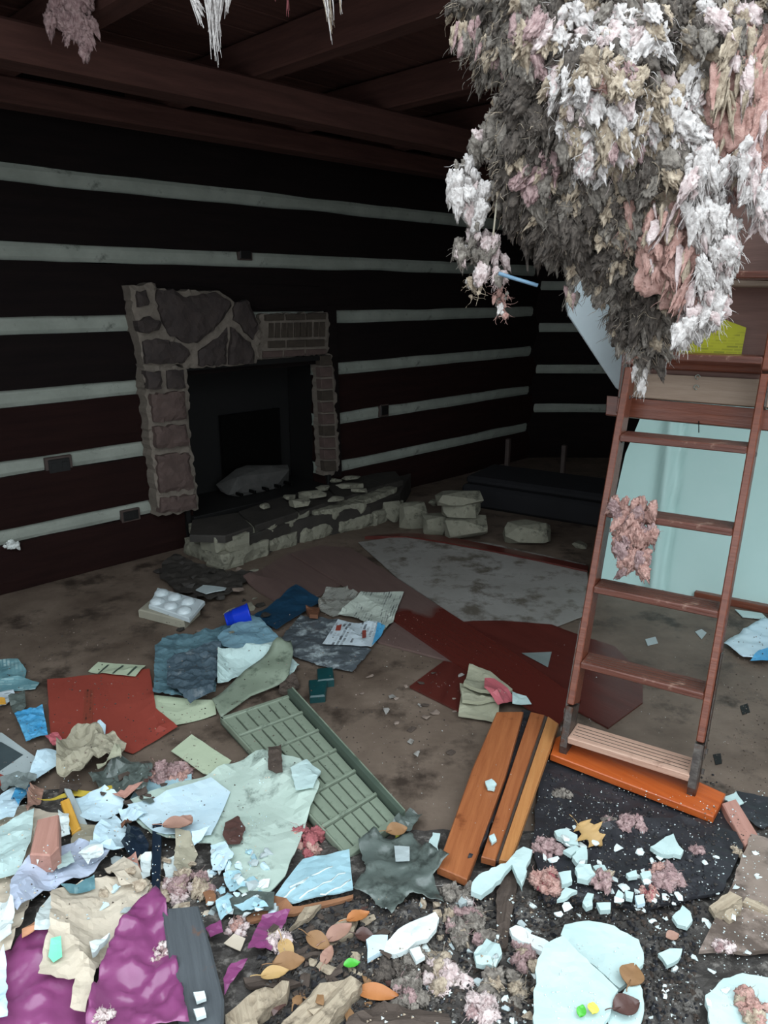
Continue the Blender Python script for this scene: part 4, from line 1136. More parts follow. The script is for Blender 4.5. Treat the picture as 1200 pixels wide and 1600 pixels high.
# cedar boards, tongue and groove
def cedar(name, parts, lab, z_):
    t = thing(name, on_z(*centre2(parts[0][0]), z_), lab, 'plank')
    for uv, m, nm, dz, th in parts:
        o = slab(nm, [on_z(u, v, z_ + dz) for u, v in uv], Z, th, m, t, .003, xdir=on_z(750, 1370, z_) - on_z(820, 1110, z_)); stamp(o)
    return t
def centre2(q): return sum(a for a, b in q) / len(q), sum(b for a, b in q) / len(q)
S('dirt_seam', [(814, 1126), (828, 1128), (758, 1334), (736, 1362), (730, 1362)], 'tar', 'black dirt filling the gap between the two cedar boards', 'dirt', .02, .02, .015, .004, 20, .002)
cedar('cedar_board', [([(776, 1112), (818, 1112), (790, 1210), (730, 1374), (683, 1354), (738, 1200)], 'cedar', 'face', .0, .022)], 'wide rough cedar board, left of the two lying side by side', .075)
cedar('cedar_board', [([(829, 1112), (851, 1117), (774, 1344), (752, 1338)], 'cedar', 'face', -.004, .02),
                      ([(850, 1117), (856, 1120), (781, 1344), (773, 1344)], 'rotwood', 'groove', -.012, .01),
                      ([(856, 1119), (873, 1130), (838, 1230), (798, 1345), (780, 1342)], 'cedarpale', 'tongue_edge', .003, .022)], 'narrow grooved cedar board, right of the two lying side by side', .07)

# old booklets by the red board
for i, (uv, m, lab) in enumerate(([([(720, 1095), (780, 1105), (778, 1134), (716, 1124)]), 'books', 'lowest yellowed booklet beside the cedar boards'],
                                  [([(718, 1074), (775, 1080), (785, 1108), (722, 1102)]), 'books', 'second yellowed booklet beside the cedar boards'],
                                  [([(733, 1046), (765, 1056), (800, 1090), (775, 1092), (724, 1076)]), 'books', 'topmost curled booklet with yellowed pages'],
                                  [([(757, 1066), (772, 1066), (804, 1092), (800, 1106), (778, 1108), (756, 1086)]), 'pinkpaper', 'faded red booklet cover lying by the cedar boards'],
                                  [([(800, 1086), (822, 1092), (830, 1108), (800, 1110)]), 'offwhite', 'small whitish paper tucked behind the cedar boards'])):
    S('booklet', uv, m, lab, 'booklet', .002, .014 if m == 'books' else .002, .015, .004, 14, .0, curl=.006, group='booklets by the red board')

# ---- middle of the room
tr = thing('egg_tray', on_ground(265, 950), 'cloudy plastic tray with rounded cups on a pale carton', 'tray')
c0 = on_z(232, 945, .10); x_ = (on_z(310, 965, .10) - on_z(245, 925, .10))
ca = slab('carton', [on_z(u, v, .042) for u, v in ((216, 952), (238, 934), (312, 948), (288, 970))], Z, .04, 'carton', tr, .006)
tb = slab('tray_base', [on_z(u, v, .064) for u, v in ((232, 944), (246, 918), (320, 938), (296, 966))], Z, .022, 'clear', tr, .006)
A_, B_, C_ = on_z(232, 944, .064), on_z(246, 918, .064), on_z(296, 966, .064)
for i in range(3):
    for j in range(2):
        p = A_ + (C_ - A_) * ((i + .5) / 3) + (B_ - A_) * ((j + .5) / 2)
        f = Fibre(); f.blob(p - Z * .0, (.034, .036, .022), random.Random(i), 0, 3, .08, 2)
        f.build('cup', ['clear'], tr)
stamp(ca); stamp(tb)
S('white_shard', [(306, 926), (318, 920), (354, 924), (352, 930), (322, 932)], 'lightgrey', 'small light grey plastic piece behind the tray', 'shard', .01, .004, .02)
# cup on its side
ax = (on_z(385, 962) - on_z(348, 966)); ax.z = 0; ax.normalize(); ax = (ax + Z * .22).normalized()
p0 = on_z(353, 970, .045); vs = []; fs = []
prof = [(0, 0), (.026, 0), (.028, .004), (.031, .03), (.034, .033), (.038, .085), (.041, .088), (.040, .091), (.036, .088), (.029, .006), (0, .006)]
s1 = ax.orthogonal().normalized(); s2 = ax.cross(s1)
for (rr, h) in [(a * 1.22, b * 1.22) for a, b in prof]:
    for k in range(28):
        a = 2 * math.pi * k / 28; vs.append(s1 * math.cos(a) * rr + s2 * math.sin(a) * rr + ax * h)
for i in range(len(prof) - 1):
    for k in range(28):
        j = (k + 1) % 28; fs.append((i * 28 + k, i * 28 + j, (i + 1) * 28 + j, (i + 1) * 28 + k))
o = mesh_obj('plastic_cup', vs, fs, 'cup', None, True, Matrix.Translation(p0)); tag(o, 'bright blue plastic cup lying on its side', 'cup')

S('blue_card', [(394, 968), (440, 935), (463, 918), (504, 945), (470, 966), (432, 990)], 'navy', 'dark blue folded card lying behind the newspapers', 'card', .004, .002, .02, .008, 8, curl=.01)
S('newspaper', [(497, 942), (510, 920), (540, 918), (575, 938), (520, 968), (498, 955)], 'news2', 'stained grey newspaper sheet beside the blue card', 'newspaper', .004, .001, .015, .006, 12, .002)
S('newspaper', [(528, 966), (566, 930), (631, 929), (614, 976), (598, 990), (560, 972)], 'news', 'open pale newspaper sheet with a curled right edge', 'newspaper', .005, .001, .015, .006, 10, curl=.012)
S('glossy_page', [(440, 1000), (470, 966), (530, 972), (580, 1020), (550, 1055), (500, 1045), (460, 1030)], 'mono', 'crumpled dark black and white printed page', 'page', .005, .001, .014, .008, 16, .002)
S('flyer', [(504, 1010), (528, 972), (595, 975), (598, 985), (580, 1018)], 'flyer', 'white printed flyer lying over the newspapers', 'flyer', .008, .001, .015, .003, 10)
fl_o = bpy.data.objects['flyer']
S('blue_edge', [(590, 976), (602, 985), (596, 1000), (581, 1018)], 'bluebag', 'blue paper edge beside the white flyer', 'paper', .010, .001, .012)
for (uv, m) in (([(526, 978), (534, 977), (532, 986), (524, 986)], 'red'), ([(566, 986), (572, 985), (572, 998), (566, 998)], 'red')):
    o = S('red_print', uv, m, None, None, .002, .0006, .01, st=False)
    o.parent = fl_o; o.matrix_basis = MW[fl_o.name].inverted() @ MW[o.name]
S('brown_lump', [(478, 958), (490, 952), (500, 958), (497, 970), (484, 970)], 'copper', 'small brown lump between the blue card and the printed page', 'lump', .004, .02, .012, .006, 20)
cs = thing('teal_case', on_z(500, 1065), 'small dark teal plastic case lying in front of the newspapers', 'case')
for nm, uv, z in (('lid', [(495, 1044), (520, 1042), (522, 1060), (496, 1063)], .035), ('body', [(482, 1062), (512, 1060), (508, 1086), (484, 1088)], .03)):
    stamp(slab(nm, [on_z(u, v, z) for u, v in uv], Z, z, 'dteal', cs, .006))

# teal cloth, papers beneath it
S('pale_paper', [(238, 1092), (300, 1100), (336, 1098), (338, 1120), (243, 1146)], 'cream', 'pale green paper under the teal cloth', 'paper', .004, .001, .02, .004, 6, curl=.012)
S('red_card', [(74, 1064), (135, 1058), (234, 1048), (244, 1110), (278, 1142), (208, 1181), (150, 1160), (80, 1165)], 'red', 'large flat red card sheet with a dark printed strip', 'card', .004, .002, .025, .003, 5, .001)
rc = bpy.data.objects['red_card']
o = S('printed_strip', [(133, 1078), (146, 1078), (144, 1146), (128, 1148)], 'redprint', None, None, .001, .0006, .02, st=False)
o.parent = rc; o.matrix_basis = MW[rc.name].inverted() @ MW[o.name]
S('striped_paper', [(138, 1052), (154, 1038), (228, 1044), (212, 1060), (170, 1056)], 'striped', 'pale green striped paper at the back edge of the red card', 'paper', .004, .001, .015, .004, 8)
sp_ = bpy.data.objects['striped_paper']
for (a, b, c, d) in (((152, 1054), (168, 1039), (171, 1039), (155, 1054)), ((175, 1056), (191, 1041), (194, 1041), (178, 1056)), ((198, 1058), (212, 1043), (215, 1043), (201, 1059))):
    o = S('printed_stripe', [a, b, c, d], 'grilledark', None, None, .001, .0006, .012, st=False)
    o.parent = sp_; o.matrix_basis = MW[sp_.name].inverted() @ MW[o.name]
S('teal_cloth', [(243, 1020), (262, 1003), (330, 992), (398, 974), (440, 1018), (455, 1032), (340, 1044), (338, 1096), (300, 1103), (240, 1092)], 'teal', 'crumpled dull teal cloth spread on the floor', 'cloth', .005, .002, .012, .022, 7, .002)
S('pale_blue_cloth', [(340, 1000), (398, 972), (440, 1012), (456, 1032), (420, 1030), (380, 1022), (350, 1016)], 'tealpale', 'pale blue cloth end right of the teal cloth', 'cloth', .003, .002, .012, .010, 8, .002)
S('dark_cloth_fold', [(262, 1044), (300, 1024), (346, 1014), (344, 1060), (334, 1096), (298, 1102), (262, 1086)], 'slate', 'darker blue grey fold lying on the teal cloth', 'cloth', .004, .002, .010, .020, 10, .002)
S('white_paper', [(341, 1020), (380, 1022), (429, 1014), (452, 1030), (468, 1048), (450, 1066), (380, 1064), (340, 1070)], 'offwhite', 'crumpled off white paper right of the teal cloth', 'paper', .006, .001, .014, .016, 8, .001)

# green plastic grille with its plain end plate
gr = thing('plastic_grille', on_z(490, 1210), 'sage green plastic grille tray with slats and a dark side rim', 'grille')
gz = .03
gq = [Vector(on_z(u, v, gz)) for u, v in ((344, 1122), (458, 1084), (633, 1278), (545, 1342))]
def gp(a, b): return (gq[0] * (1 - a) + gq[1] * a) * (1 - b) + (gq[3] * (1 - a) + gq[2] * a) * b
def gbar(nm, a0, a1, b0, b1, z0, z1, m):
    ps = [gp(a0, b0), gp(a1, b0), gp(a1, b1), gp(a0, b1)]
    return slab(nm, [Vector((p.x, p.y, z1)) for p in ps], Z, z1 - z0, m, gr, .002, xdir=gq[3] - gq[0])
gbar('back_plate', .0, 1, 0, 1, .008, .016, 'grilledark')
gbar('side_rim', .92, 1.0, 0, 1, .012, .056, 'grilledark'); gbar('side_rim', .985, 1.0, 0, 1, .012, .060, 'grille')
stamp(gbar('side_rim', 0, .025, 0, 1, .012, .034, 'grille'))
stamp(gbar('end_rim', 0, .92, 0, .02, .012, .034, 'grille')); stamp(gbar('end_rim', 0, .92, .975, 1, .012, .038, 'grille'))
for k in range(5): stamp(gbar('cross_bar', .025, .92, .165 * (k + 1) - .006, .165 * (k + 1) + .006, .016, .034, 'grille'))
for k in range(6):
    a = .032 + k * .148
    for j in range(6): stamp(gbar('slat', a, a + .128, .165 * j + .014, min(.97, .165 * (j + 1) - .010), .016, .029 + rnd.uniform(0, .002), 'grille'))
o = S('end_plate', [(331, 1085), (370, 1062), (455, 1021), (459, 1038), (452, 1062), (442, 1076), (392, 1096), (346, 1130)], 'grille', 'plain curved sage green plate against the end of the grille', 'plate', .02, .004, .02, .0, 5, lift=[(430, 1030, .018, .12)], smooth=True)
S('clod', [(438, 1074), (460, 1062), (468, 1078), (450, 1094), (436, 1090)], 'rotwood', 'dark clod of dirt on the corner of the green grille', 'clod', .004, .014, .012, .012, 20, .003)
# ---- big pale board and what lies round it
S('envelope', [(268, 1180), (300, 1154), (362, 1196), (340, 1222), (318, 1216)], 'cream', 'pale green envelope behind the big pale board', 'envelope', .012, .002, .02, .003, 6)
S('blue_sheet', [(200, 1262), (226, 1222), (262, 1226), (300, 1216), (300, 1250), (230, 1262)], 'skyblue', 'pale blue sheet showing behind the big pale board', 'sheet', .010, .002, .02, .003, 6)
S('pale_board', [(198, 1264), (260, 1240), (340, 1206), (400, 1180), (436, 1186), (470, 1206), (500, 1232), (482, 1290), (446, 1380), (400, 1424), (372, 1400), (330, 1330), (262, 1330), (238, 1318), (212, 1290)], 'greenwhite', 'large stained pale green board lying in the middle foreground', 'board', .012, .003, .022, .005, 5, .002, lift=[(262, 1330, .03, .15)])
S('white_paper', [(200, 1266), (240, 1252), (330, 1218), (360, 1240), (330, 1310), (262, 1326), (240, 1316)], 'bluewhite', 'blue white paper sheet on the left of the big pale board', 'paper', .003, .001, .02, .004, 6)
o = S('brown_stain_chip', [(420, 1180), (440, 1172), (442, 1210), (432, 1218), (420, 1214)], 'rotwood', 'brown bark chip on the top edge of the big pale board', 'bark', .004, .004, .012, .006, 20, .002)
S('plaster_piece', [(454, 1206), (480, 1200), (502, 1222), (490, 1236), (462, 1240)], 'plaster', 'white plaster piece lying on the green grille', 'plaster', .006, .006, .012, .003, 20, .002)
S('bark_chip', [(352, 1292), (372, 1282), (384, 1300), (376, 1324), (356, 1326), (348, 1310)], 'leafdark', 'dark brown leaf lying on the big pale board', 'leaf', .004, .002, .01, .006, 20, .002)
S('foil_board', [(428, 1416), (474, 1356), (546, 1338), (552, 1402), (512, 1410), (458, 1424)], 'skyblue', 'pale blue foam board with white creases and brown backing', 'board', .016, .004, .014, .004, 24, .001)
fb = bpy.data.objects['foil_board']
for k, (a, b) in enumerate((((452, 1390), (520, 1352)), ((468, 1404), (540, 1362)), ((500, 1402), (548, 1376)), ((440, 1408), (480, 1372)))):
    q0, q1 = on_ground(*a), on_ground(*b); pts = [q0.lerp(q1, t / 6) for t in range(7)]
    pts = [Vector((p.x, p.y, hgt(p.x, p.y) + .001)) + Vector((0, rnd.uniform(-.006, .006), 0)) for p in pts]
    o = tube('crease', pts, .0022, 'white', fb, 5)
S('foam_backing', [(385, 1440), (430, 1416), (458, 1426), (552, 1404), (552, 1408), (460, 1434), (388, 1448)], 'fibre', 'brown fibreboard edge below the blue foam board', 'fibreboard', .002, .008, .015)
S('teal_rubble_sheet', [(330, 1428), (370, 1408), (430, 1414), (428, 1428), (385, 1440)], 'smoke', 'murky grey green film under the blue foam board', 'film', .004, .002, .015, .008, 20)
# ---- left: cards, papers, packets
S('tealprint_sheet', [(-20, 1038), (28, 1034), (42, 1052), (40, 1064), (0, 1072), (-20, 1072)], 'tealpaper', 'teal printed paper stack at the left edge', 'paper', .004, .006, .015, .006, 10, .001)
S('tealprint_sheet', [(-20, 1070), (36, 1060), (62, 1070), (56, 1080), (0, 1084), (-20, 1084)], 'tealpaper', 'lower teal paper slipping from the stack at the left edge', 'paper', .004, .003, .015, .004, 10, .001)
S('printed_card', [(-20, 1090), (22, 1084), (26, 1094), (10, 1106), (-20, 1108)], 'flyer', 'white and orange printed card at the left edge', 'card', .008, .002, .012, .006, 12)
S('orange_print', [(-20, 1096), (8, 1092), (10, 1104), (-20, 1108)], 'stick', 'orange corner of a printed card at the left edge', 'card', .004, .001, .012)
S('smoky_film', [(14, 1096), (40, 1086), (42, 1112), (22, 1122)], 'smoke', 'smoky clear film scrap by the left edge', 'film', .008, .001, .012, .012, 20)
S('blue_packet', [(24, 1124), (68, 1112), (76, 1156), (42, 1166)], 'bluebag', 'crumpled bright blue packet beside the red card', 'packet', .006, .006, .010, .014, 18, .001, smooth=False)
S('pink_scrap', [(72, 1160), (92, 1152), (100, 1168), (84, 1174)], 'pinkpaper', 'small pink scrap at the corner of the red card', 'scrap', .008, .002, .01, .01, 20)
S('framed_picture', [(-40, 1222), (-30, 1150), (4, 1152), (48, 1184), (70, 1200), (28, 1228)], 'lightgrey', 'grey framed picture lying at the left edge', 'picture', .01, .008, .02)
fpic = bpy.data.objects['framed_picture']
o = S('dark_glass', [(-40, 1204), (-30, 1160), (2, 1160), (36, 1180), (-2, 1206)], 'greyglass', None, None, .001, .001, .02, st=True)
o.parent = fpic; o.matrix_basis = MW[fpic.name].inverted() @ MW[o.name]
S('orange_card', [(-20, 1214), (0, 1212), (24, 1226), (10, 1234), (-20, 1234)], 'red', 'small rust red card below the framed picture', 'card', .006, .002, .015)
S('white_folder', [(42, 1228), (66, 1186), (92, 1186), (94, 1204), (80, 1212), (60, 1226)], 'bluewhite', 'folded bluish white paper beside the framed picture', 'paper', .012, .001, .014, .008, 10, lift=[(70, 1190, .03, .08)])
S('white_tip', [(146, 1152), (154, 1134), (166, 1138), (164, 1162), (150, 1164)], 'bluewhite', 'white paper corner standing up on the red card', 'paper', .004, .001, .01, .004, 10, lift=[(158, 1136, .02, .05)])
S('crumpled_paper', [(94, 1190), (120, 1164), (150, 1152), (200, 1182), (190, 1208), (150, 1212), (128, 1234), (92, 1228)], 'beige', 'large crumpled beige paper in front of the red card', 'paper', .012, .002, .012, .045, 9, .002)
S('brown_litter', [(140, 1224), (190, 1196), (240, 1208), (230, 1246), (170, 1258)], 'smoke', 'murky crumpled film among brown litter', 'film', .010, .002, .014, .02, 14, .003)
o = S('thin_stick', [(152, 1206), (192, 1198), (193, 1202), (154, 1211)], 'books', 'thin pale stick in front of the crumpled beige paper', 'stick', .02, .004, .01)
# ---- lower left heap
S('purple_film', [(-30, 1480), (20, 1500), (44, 1468), (82, 1462), (110, 1470), (150, 1560), (160, 1640), (-30, 1640)], 'purple', 'wrinkled magenta plastic film in the lower left corner', 'plastic film', .01, .001, .010, .016, 11, .002, smooth=True)
S('pale_sheet', [(-30, 1300), (40, 1270), (100, 1290), (60, 1400), (20, 1500), (-30, 1520)], 'lightbeige', 'overexposed cream paper sheet at the left edge', 'paper', .016, .002, .016, .012, 8, .002)
S('blue_paper', [(-20, 1270), (36, 1236), (52, 1238), (46, 1266), (24, 1290), (-20, 1300)], 'bluewhite', 'pale blue paper at the left edge, above the wood block', 'paper', .014, .001, .014, .012, 9)
S('blue_spot', [(18, 1254), (34, 1237), (50, 1238), (44, 1262), (30, 1266)], 'bluebag', 'small sky blue paper piece near the left edge', 'paper', .004, .001, .012, .004, 9)
S('dry_leaf', [(40, 1260), (52, 1240), (70, 1244), (66, 1266), (44, 1276)], 'leafpink', 'brown leaf lying on papers near the left edge', 'leaf', .006, .001, .01, .01, 16)
S('white_paper', [(-20, 1310), (20, 1276), (56, 1278), (50, 1330), (30, 1380), (-20, 1390)], 'offwhite', 'white paper piled left of the wood block', 'paper', .006, .001, .014, .014, 9)
S('yellow_card', [(60, 1256), (118, 1242), (176, 1240), (178, 1250), (172, 1256), (120, 1252), (80, 1262)], 'yellowcard', 'yellow edged card behind the ochre stick', 'card', .014, .002, .012, .003, 8)
S('white_sheet', [(118, 1250), (166, 1246), (196, 1262), (190, 1276), (150, 1290), (126, 1284)], 'bluewhite', 'white paper lying on the yellow edged card', 'paper', .006, .001, .014, .008, 9)
a0, a1 = on_ground(102, 1248), on_ground(120, 1300)
uv_ = ((100, 1232), (110, 1231), (136, 1286), (126, 1292)); zt_ = top_z(uv_, .01)
o = slab('grey_stick', [on_z(u, v, zt_) for u, v in uv_], Z, .01, 'lightgrey', None, .002); tag(o, 'light grey stick leaning beside the ochre stick', 'stick')
S('bluegrey_sheet', [(90, 1320), (94, 1296), (110, 1290), (112, 1306), (104, 1318)], 'offwhite', 'small white scrap right of the wood block', 'scrap', .004, .001, .012, .006, 9)
S('cream_card', [(112, 1318), (126, 1296), (164, 1300), (160, 1316), (136, 1336), (112, 1334)], 'beige', 'pale beige card in front of the ochre stick', 'card', .01, .002, .014, .004, 9)
S('lilac_paper', [(20, 1392), (36, 1370), (90, 1338), (136, 1330), (180, 1338), (150, 1384), (96, 1400), (72, 1416), (30, 1440), (18, 1430)], 'lilac', 'large lilac grey crumpled paper at the left', 'paper', .012, .002, .014, .02, 8, .001)
S('white_crumple', [(124, 1346), (140, 1336), (164, 1344), (166, 1362), (140, 1368)], 'white', 'crumpled bright white paper lying on the lilac paper', 'paper', .008, .001, .010, .014, 14)
S('sky_paper', [(150, 1300), (180, 1286), (204, 1310), (196, 1340), (170, 1344), (140, 1334)], 'bluewhite', 'pale blue paper left of the dark cap', 'paper', .006, .001, .014, .012, 10)
S('dark_cloth', [(192, 1336), (204, 1312), (220, 1310), (234, 1330), (230, 1350), (206, 1352)], 'strip', 'dark blue cloth scrap left of the black strip', 'cloth', .006, .002, .011, .016, 14)
S('rust_scrap', [(190, 1300), (200, 1292), (208, 1300), (204, 1312), (192, 1310)], 'copper', 'small rusty scrap above the dark cloth', 'scrap', .01, .004, .01, .008, 14)
S('tan_bit', [(196, 1352), (214, 1348), (222, 1370), (204, 1380)], 'block', 'small tan wooden bit below the dark cloth', 'wood block', .004, .01, .01, .004, 14)
S('pink_foil', [(186, 1360), (196, 1356), (200, 1378), (190, 1382)], 'pinkpaper', 'small glossy pink scrap beside the tan wooden bit', 'scrap', .006, .001, .008, .01, 14)
S('peach_card', [(34, 1450), (64, 1440), (56, 1466), (36, 1474)], 'peach', 'small peach card above the magenta film', 'card', .010, .002, .012, .003, 10)
S('white_note', [(56, 1468), (64, 1428), (84, 1410), (90, 1430), (84, 1466)], 'white', 'bright white paper beside the cream crumpled paper', 'paper', .012, .001, .012, .006, 10)
S('cream_sheet', [(84, 1404), (130, 1390), (196, 1384), (236, 1408), (216, 1440), (180, 1482), (158, 1540), (136, 1598), (112, 1590), (120, 1544), (62, 1536), (70, 1490), (82, 1466)], 'lightbeige', 'large cream crumpled wet paper over the magenta film', 'paper', .012, .002, .010, .014, 9, .002)
S('teal_edge', [(96, 1394), (120, 1386), (150, 1386), (150, 1396), (110, 1400)], 'tealpaper', 'teal streaked paper edge on the cream sheet', 'paper', .003, .001, .012, .004, 10)
S('green_print', [(76, 1498), (80, 1470), (96, 1468), (98, 1500), (84, 1508)], 'mintgreen', 'mint green printed corner on the cream sheet', 'print', .003, .001, .012, .002, 10)
S('purple_bag', [(140, 1640), (160, 1560), (178, 1500), (214, 1446), (246, 1422), (262, 1440), (300, 1640)], 'purple', 'bulging magenta plastic bag left of the grey plank', 'plastic bag', .02, .001, .010, .035, 9, .002, smooth=True)
S('white_lump', [(142, 1486), (160, 1482), (176, 1492), (160, 1510), (146, 1504)], 'white', 'small white foam lump on the cream sheet', 'foam', .004, .012, .01, .008, 20)
S('purple_shred', [(388, 1498), (410, 1440), (454, 1430), (440, 1470), (424, 1498)], 'purple', 'torn magenta film shred below the blue foam board', 'plastic film', .012, .001, .012, .012, 14, .002)
S('purple_shred', [(322, 1466), (346, 1456), (350, 1472), (330, 1478)], 'purple', 'small magenta film shred right of the grey plank top', 'plastic film', .014, .001, .01, .010, 14, .002)
S('purple_shred', [(350, 1546), (362, 1520), (388, 1512), (370, 1540), (352, 1570)], 'purple', 'magenta film shred right of the grey plank foot', 'plastic film', .012, .001, .01, .012, 14, .002)
uv_ = ((252, 1420), (310, 1414), (330, 1480), (350, 1560), (346, 1660), (288, 1660), (268, 1520)); zt_ = top_z(uv_, .025)
o = slab('grey_plank', [on_z(u, v, zt_) for u, v in uv_], Z, .025, 'darkboard', None, .004); tag(o, 'weathered dark grey plank end in the lower left foreground', 'plank'); stamp(o)
for (u, v, lb) in ((296, 1436, 'white foam bit near the top of the grey plank'), (312, 1566, 'white foam bit in the middle of the grey plank'), (312, 1592, 'white foam bit at the near end of the grey plank')):
    S('foam_bit', [(u - 9, v - 6), (u + 8, v - 8), (u + 11, v + 3), (u - 4, v + 8)], 'white', lb, 'foam', .003, .008, .01, .004, 20, .001, group='foam bits on the grey plank')
EX = [([(0, 1222), (30, 1212), (60, 1226), (40, 1240), (4, 1242)], 'grey', 'grey card scrap below the framed picture'), ([(96, 1232), (130, 1238), (122, 1246), (92, 1246)], 'rotwood', 'dark bark strip behind the yellow edged card'),
      ([(176, 1246), (214, 1230), (226, 1240), (196, 1256)], 'block', 'brown cardboard strip left of the pale blue sheet'), ([(186, 1270), (212, 1262), (232, 1276), (214, 1296), (192, 1292)], 'bluewhite', 'white paper between yellow card and big pale board'),
      ([(94, 1284), (110, 1280), (112, 1320), (96, 1324)], 'white', 'narrow white scrap right of the wood block'), ([(60, 1336), (80, 1326), (88, 1340), (60, 1362)], 'white', 'bright white scrap below the wood block'),
      ([(164, 1366), (196, 1356), (236, 1384), (230, 1404), (190, 1392)], 'lightbeige', 'cream paper below the dark cloth scrap'), ([(254, 1350), (280, 1340), (284, 1376), (262, 1384)], 'white', 'white foam scrap right of the black strip'),
      ([(276, 1322), (298, 1318), (310, 1344), (286, 1384), (272, 1360)], 'beige', 'grey beige card right of the black strip'), ([(220, 1340), (238, 1346), (236, 1384), (222, 1380)], 'white', 'white foam scrap left of the black strip'),
      ([(300, 1306), (330, 1300), (316, 1332), (304, 1330)], 'bluewhite', 'pale paper tip below the pinkish leaf'), ([(330, 1336), (352, 1322), (366, 1344), (350, 1372), (332, 1366)], 'bluewhite', 'torn bluish foam below the dark leaf'),
      ([(350, 1380), (374, 1366), (384, 1392), (360, 1404)], 'skyblue', 'torn sky blue foam on the foot of the pale board'), ([(366, 1424), (400, 1410), (420, 1426), (380, 1440)], 'skyblue', 'pale blue foam scrap left of the blue foam board'),
      ([(0, 1420), (22, 1410), (20, 1470), (0, 1480)], 'white', 'bright white paper at the left edge above the film'), ([(-20, 1510), (10, 1500), (14, 1600), (-20, 1600)], 'bluewhite', 'bluish paper edge at the far left over the film'),
      ([(84, 1350), (112, 1340), (118, 1356), (92, 1366)], 'offwhite', 'pale paper fold on the lilac paper'), ([(338, 1424), (356, 1414), (364, 1436), (346, 1448)], 'skyblue', 'blue foam scrap right of the grey plank top'),
      ([(318, 1404), (334, 1396), (340, 1416), (324, 1424)], 'fibre', 'brown fibre scrap behind the grey plank top')]
for uv, m, lb in EX: S('paper_scrap', uv, m, lb, 'scrap', .006, .0015, .010, .008, 12, .002)
# broken and rotten wood along the bottom
def splinter(uv, z, th, m, lab, name='broken_wood'):
    z = top_z(uv, th * .7); ps = [on_z(u, v, z) for u, v in uv]; c = centre(ps); x = longest(ps); mw = frame(c, Vector((x.x, x.y, 0)), Z); inv = mw.inverted()
    q = [Vector(((inv @ p).x, (inv @ p).y)) for p in ps]
    if area2(q) < 0: q.reverse()
    V, F_ = fill(q, .014, .003, rnd.randrange(999)); s = rnd.random() * 9
    top = [Vector((v.x, v.y, .010 * noise.noise(Vector((v.x * 8, v.y * 70, s))) + .006 * noise.noise(Vector((v.x * 25, v.y * 120, s))))) for v in V]
    vs, fs = solidify(top, F_, th); o = mesh_obj(name, vs, fs, m, None, False, mw); tag(o, lab, 'wood'); stamp(o); return o
splinter([(430, 1640), (436, 1600), (500, 1536), (548, 1526), (566, 1536), (520, 1590), (490, 1640)], .17, .05, 'brokenwood', 'splintered pale wood chunk at the bottom, left of the orange leaf')
splinter([(362, 1640), (352, 1585), (400, 1546), (452, 1534), (448, 1552), (400, 1590), (420, 1640)], .15, .03, 'brokenwood', 'frayed pale wood fibres right of the grey plank foot')
splinter([(520, 1640), (545, 1590), (600, 1566), (700, 1584), (720, 1640)], .13, .03, 'rotwood', 'dark rotten timber end at the bottom below the orange leaf')
splinter([(776, 1480), (776, 1390), (790, 1362), (806, 1360), (808, 1384), (790, 1484)], .14, .012, 'rotwood', 'narrow dark bark slab below the cedar boards')
splinter([(452, 1452), (476, 1414), (502, 1412), (490, 1428), (464, 1446)], .12, .012, 'brokenwood', 'small splintered wood chip at the edge of the blue foam board')
splinter([(500, 1466), (530, 1440), (560, 1430), (552, 1456), (516, 1478)], .12, .012, 'brokenwood', 'grey brown wood splinter amid leaves at bottom centre')
splinter([(450, 1490), (500, 1470), (520, 1482), (470, 1502)], .11, .01, 'rotwood', 'dark wood splinter amid leaves at bottom centre')
splinter([(380, 1530), (440, 1524), (470, 1534), (440, 1544), (390, 1546)], .12, .01, 'rotwood', 'dark flat wood chip above the frayed pale wood')
splinter([(1160, 1410), (1166, 1402), (1200, 1416), (1220, 1430), (1200, 1426)], .07, .01, 'brokenwood', 'thin pale wood splinter at the right edge')
splinter([(1108, 1416), (1140, 1394), (1160, 1400), (1158, 1424), (1140, 1440), (1118, 1430)], .05, .012, 'brokenwood', 'broken pale wood flake on the soiled plywood')
splinter([(508, 1500), (516, 1480), (520, 1484), (514, 1524), (508, 1526)], .13, .006, 'brokenwood', 'thin upright twig end in the bottom centre litter')

# plaster and foam plates
def plate(uv, m='plaster', th=.008, off=.008, lab='', name='plaster_piece', amp=.003, jag=.003, cat='plaster', res=.013):
    return S(name, uv, m, lab, cat, off, th, res, amp, 14, jag, flat=top_z(uv, 0.0) + .0001)
plate([(738, 1380), (748, 1368), (790, 1350), (806, 1330), (818, 1324), (832, 1330), (824, 1350), (816, 1388), (808, 1372), (800, 1352), (770, 1386), (752, 1400), (736, 1394)], lab='forked whitish foam piece lying against the cedar boards', m='plaster', th=.014, off=.02, name='foam_piece')
plate([(796, 1452), (806, 1446), (860, 1474), (852, 1490), (800, 1462)], lab='white strip of moulding pointing at the big plaster plate', m='white', th=.012, name='white_strip')
plate([(876, 1462), (882, 1446), (920, 1440), (960, 1448), (998, 1470), (1006, 1500), (998, 1524), (968, 1546), (930, 1512), (900, 1488)], lab='right lobe of the big broken plaster plate at bottom right', th=.01, off=.016)
plate([(840, 1500), (852, 1476), (880, 1464), (904, 1490), (934, 1516), (966, 1548), (944, 1600), (920, 1650), (830, 1650), (834, 1570)], lab='large left lobe of the broken plaster plate at the bottom', th=.01, off=.016)
plate([(964, 1560), (1000, 1530), (1006, 1570), (1000, 1610), (990, 1650), (930, 1650)], lab='lower right shard of the broken plaster plate at the bottom', th=.01, off=.012)
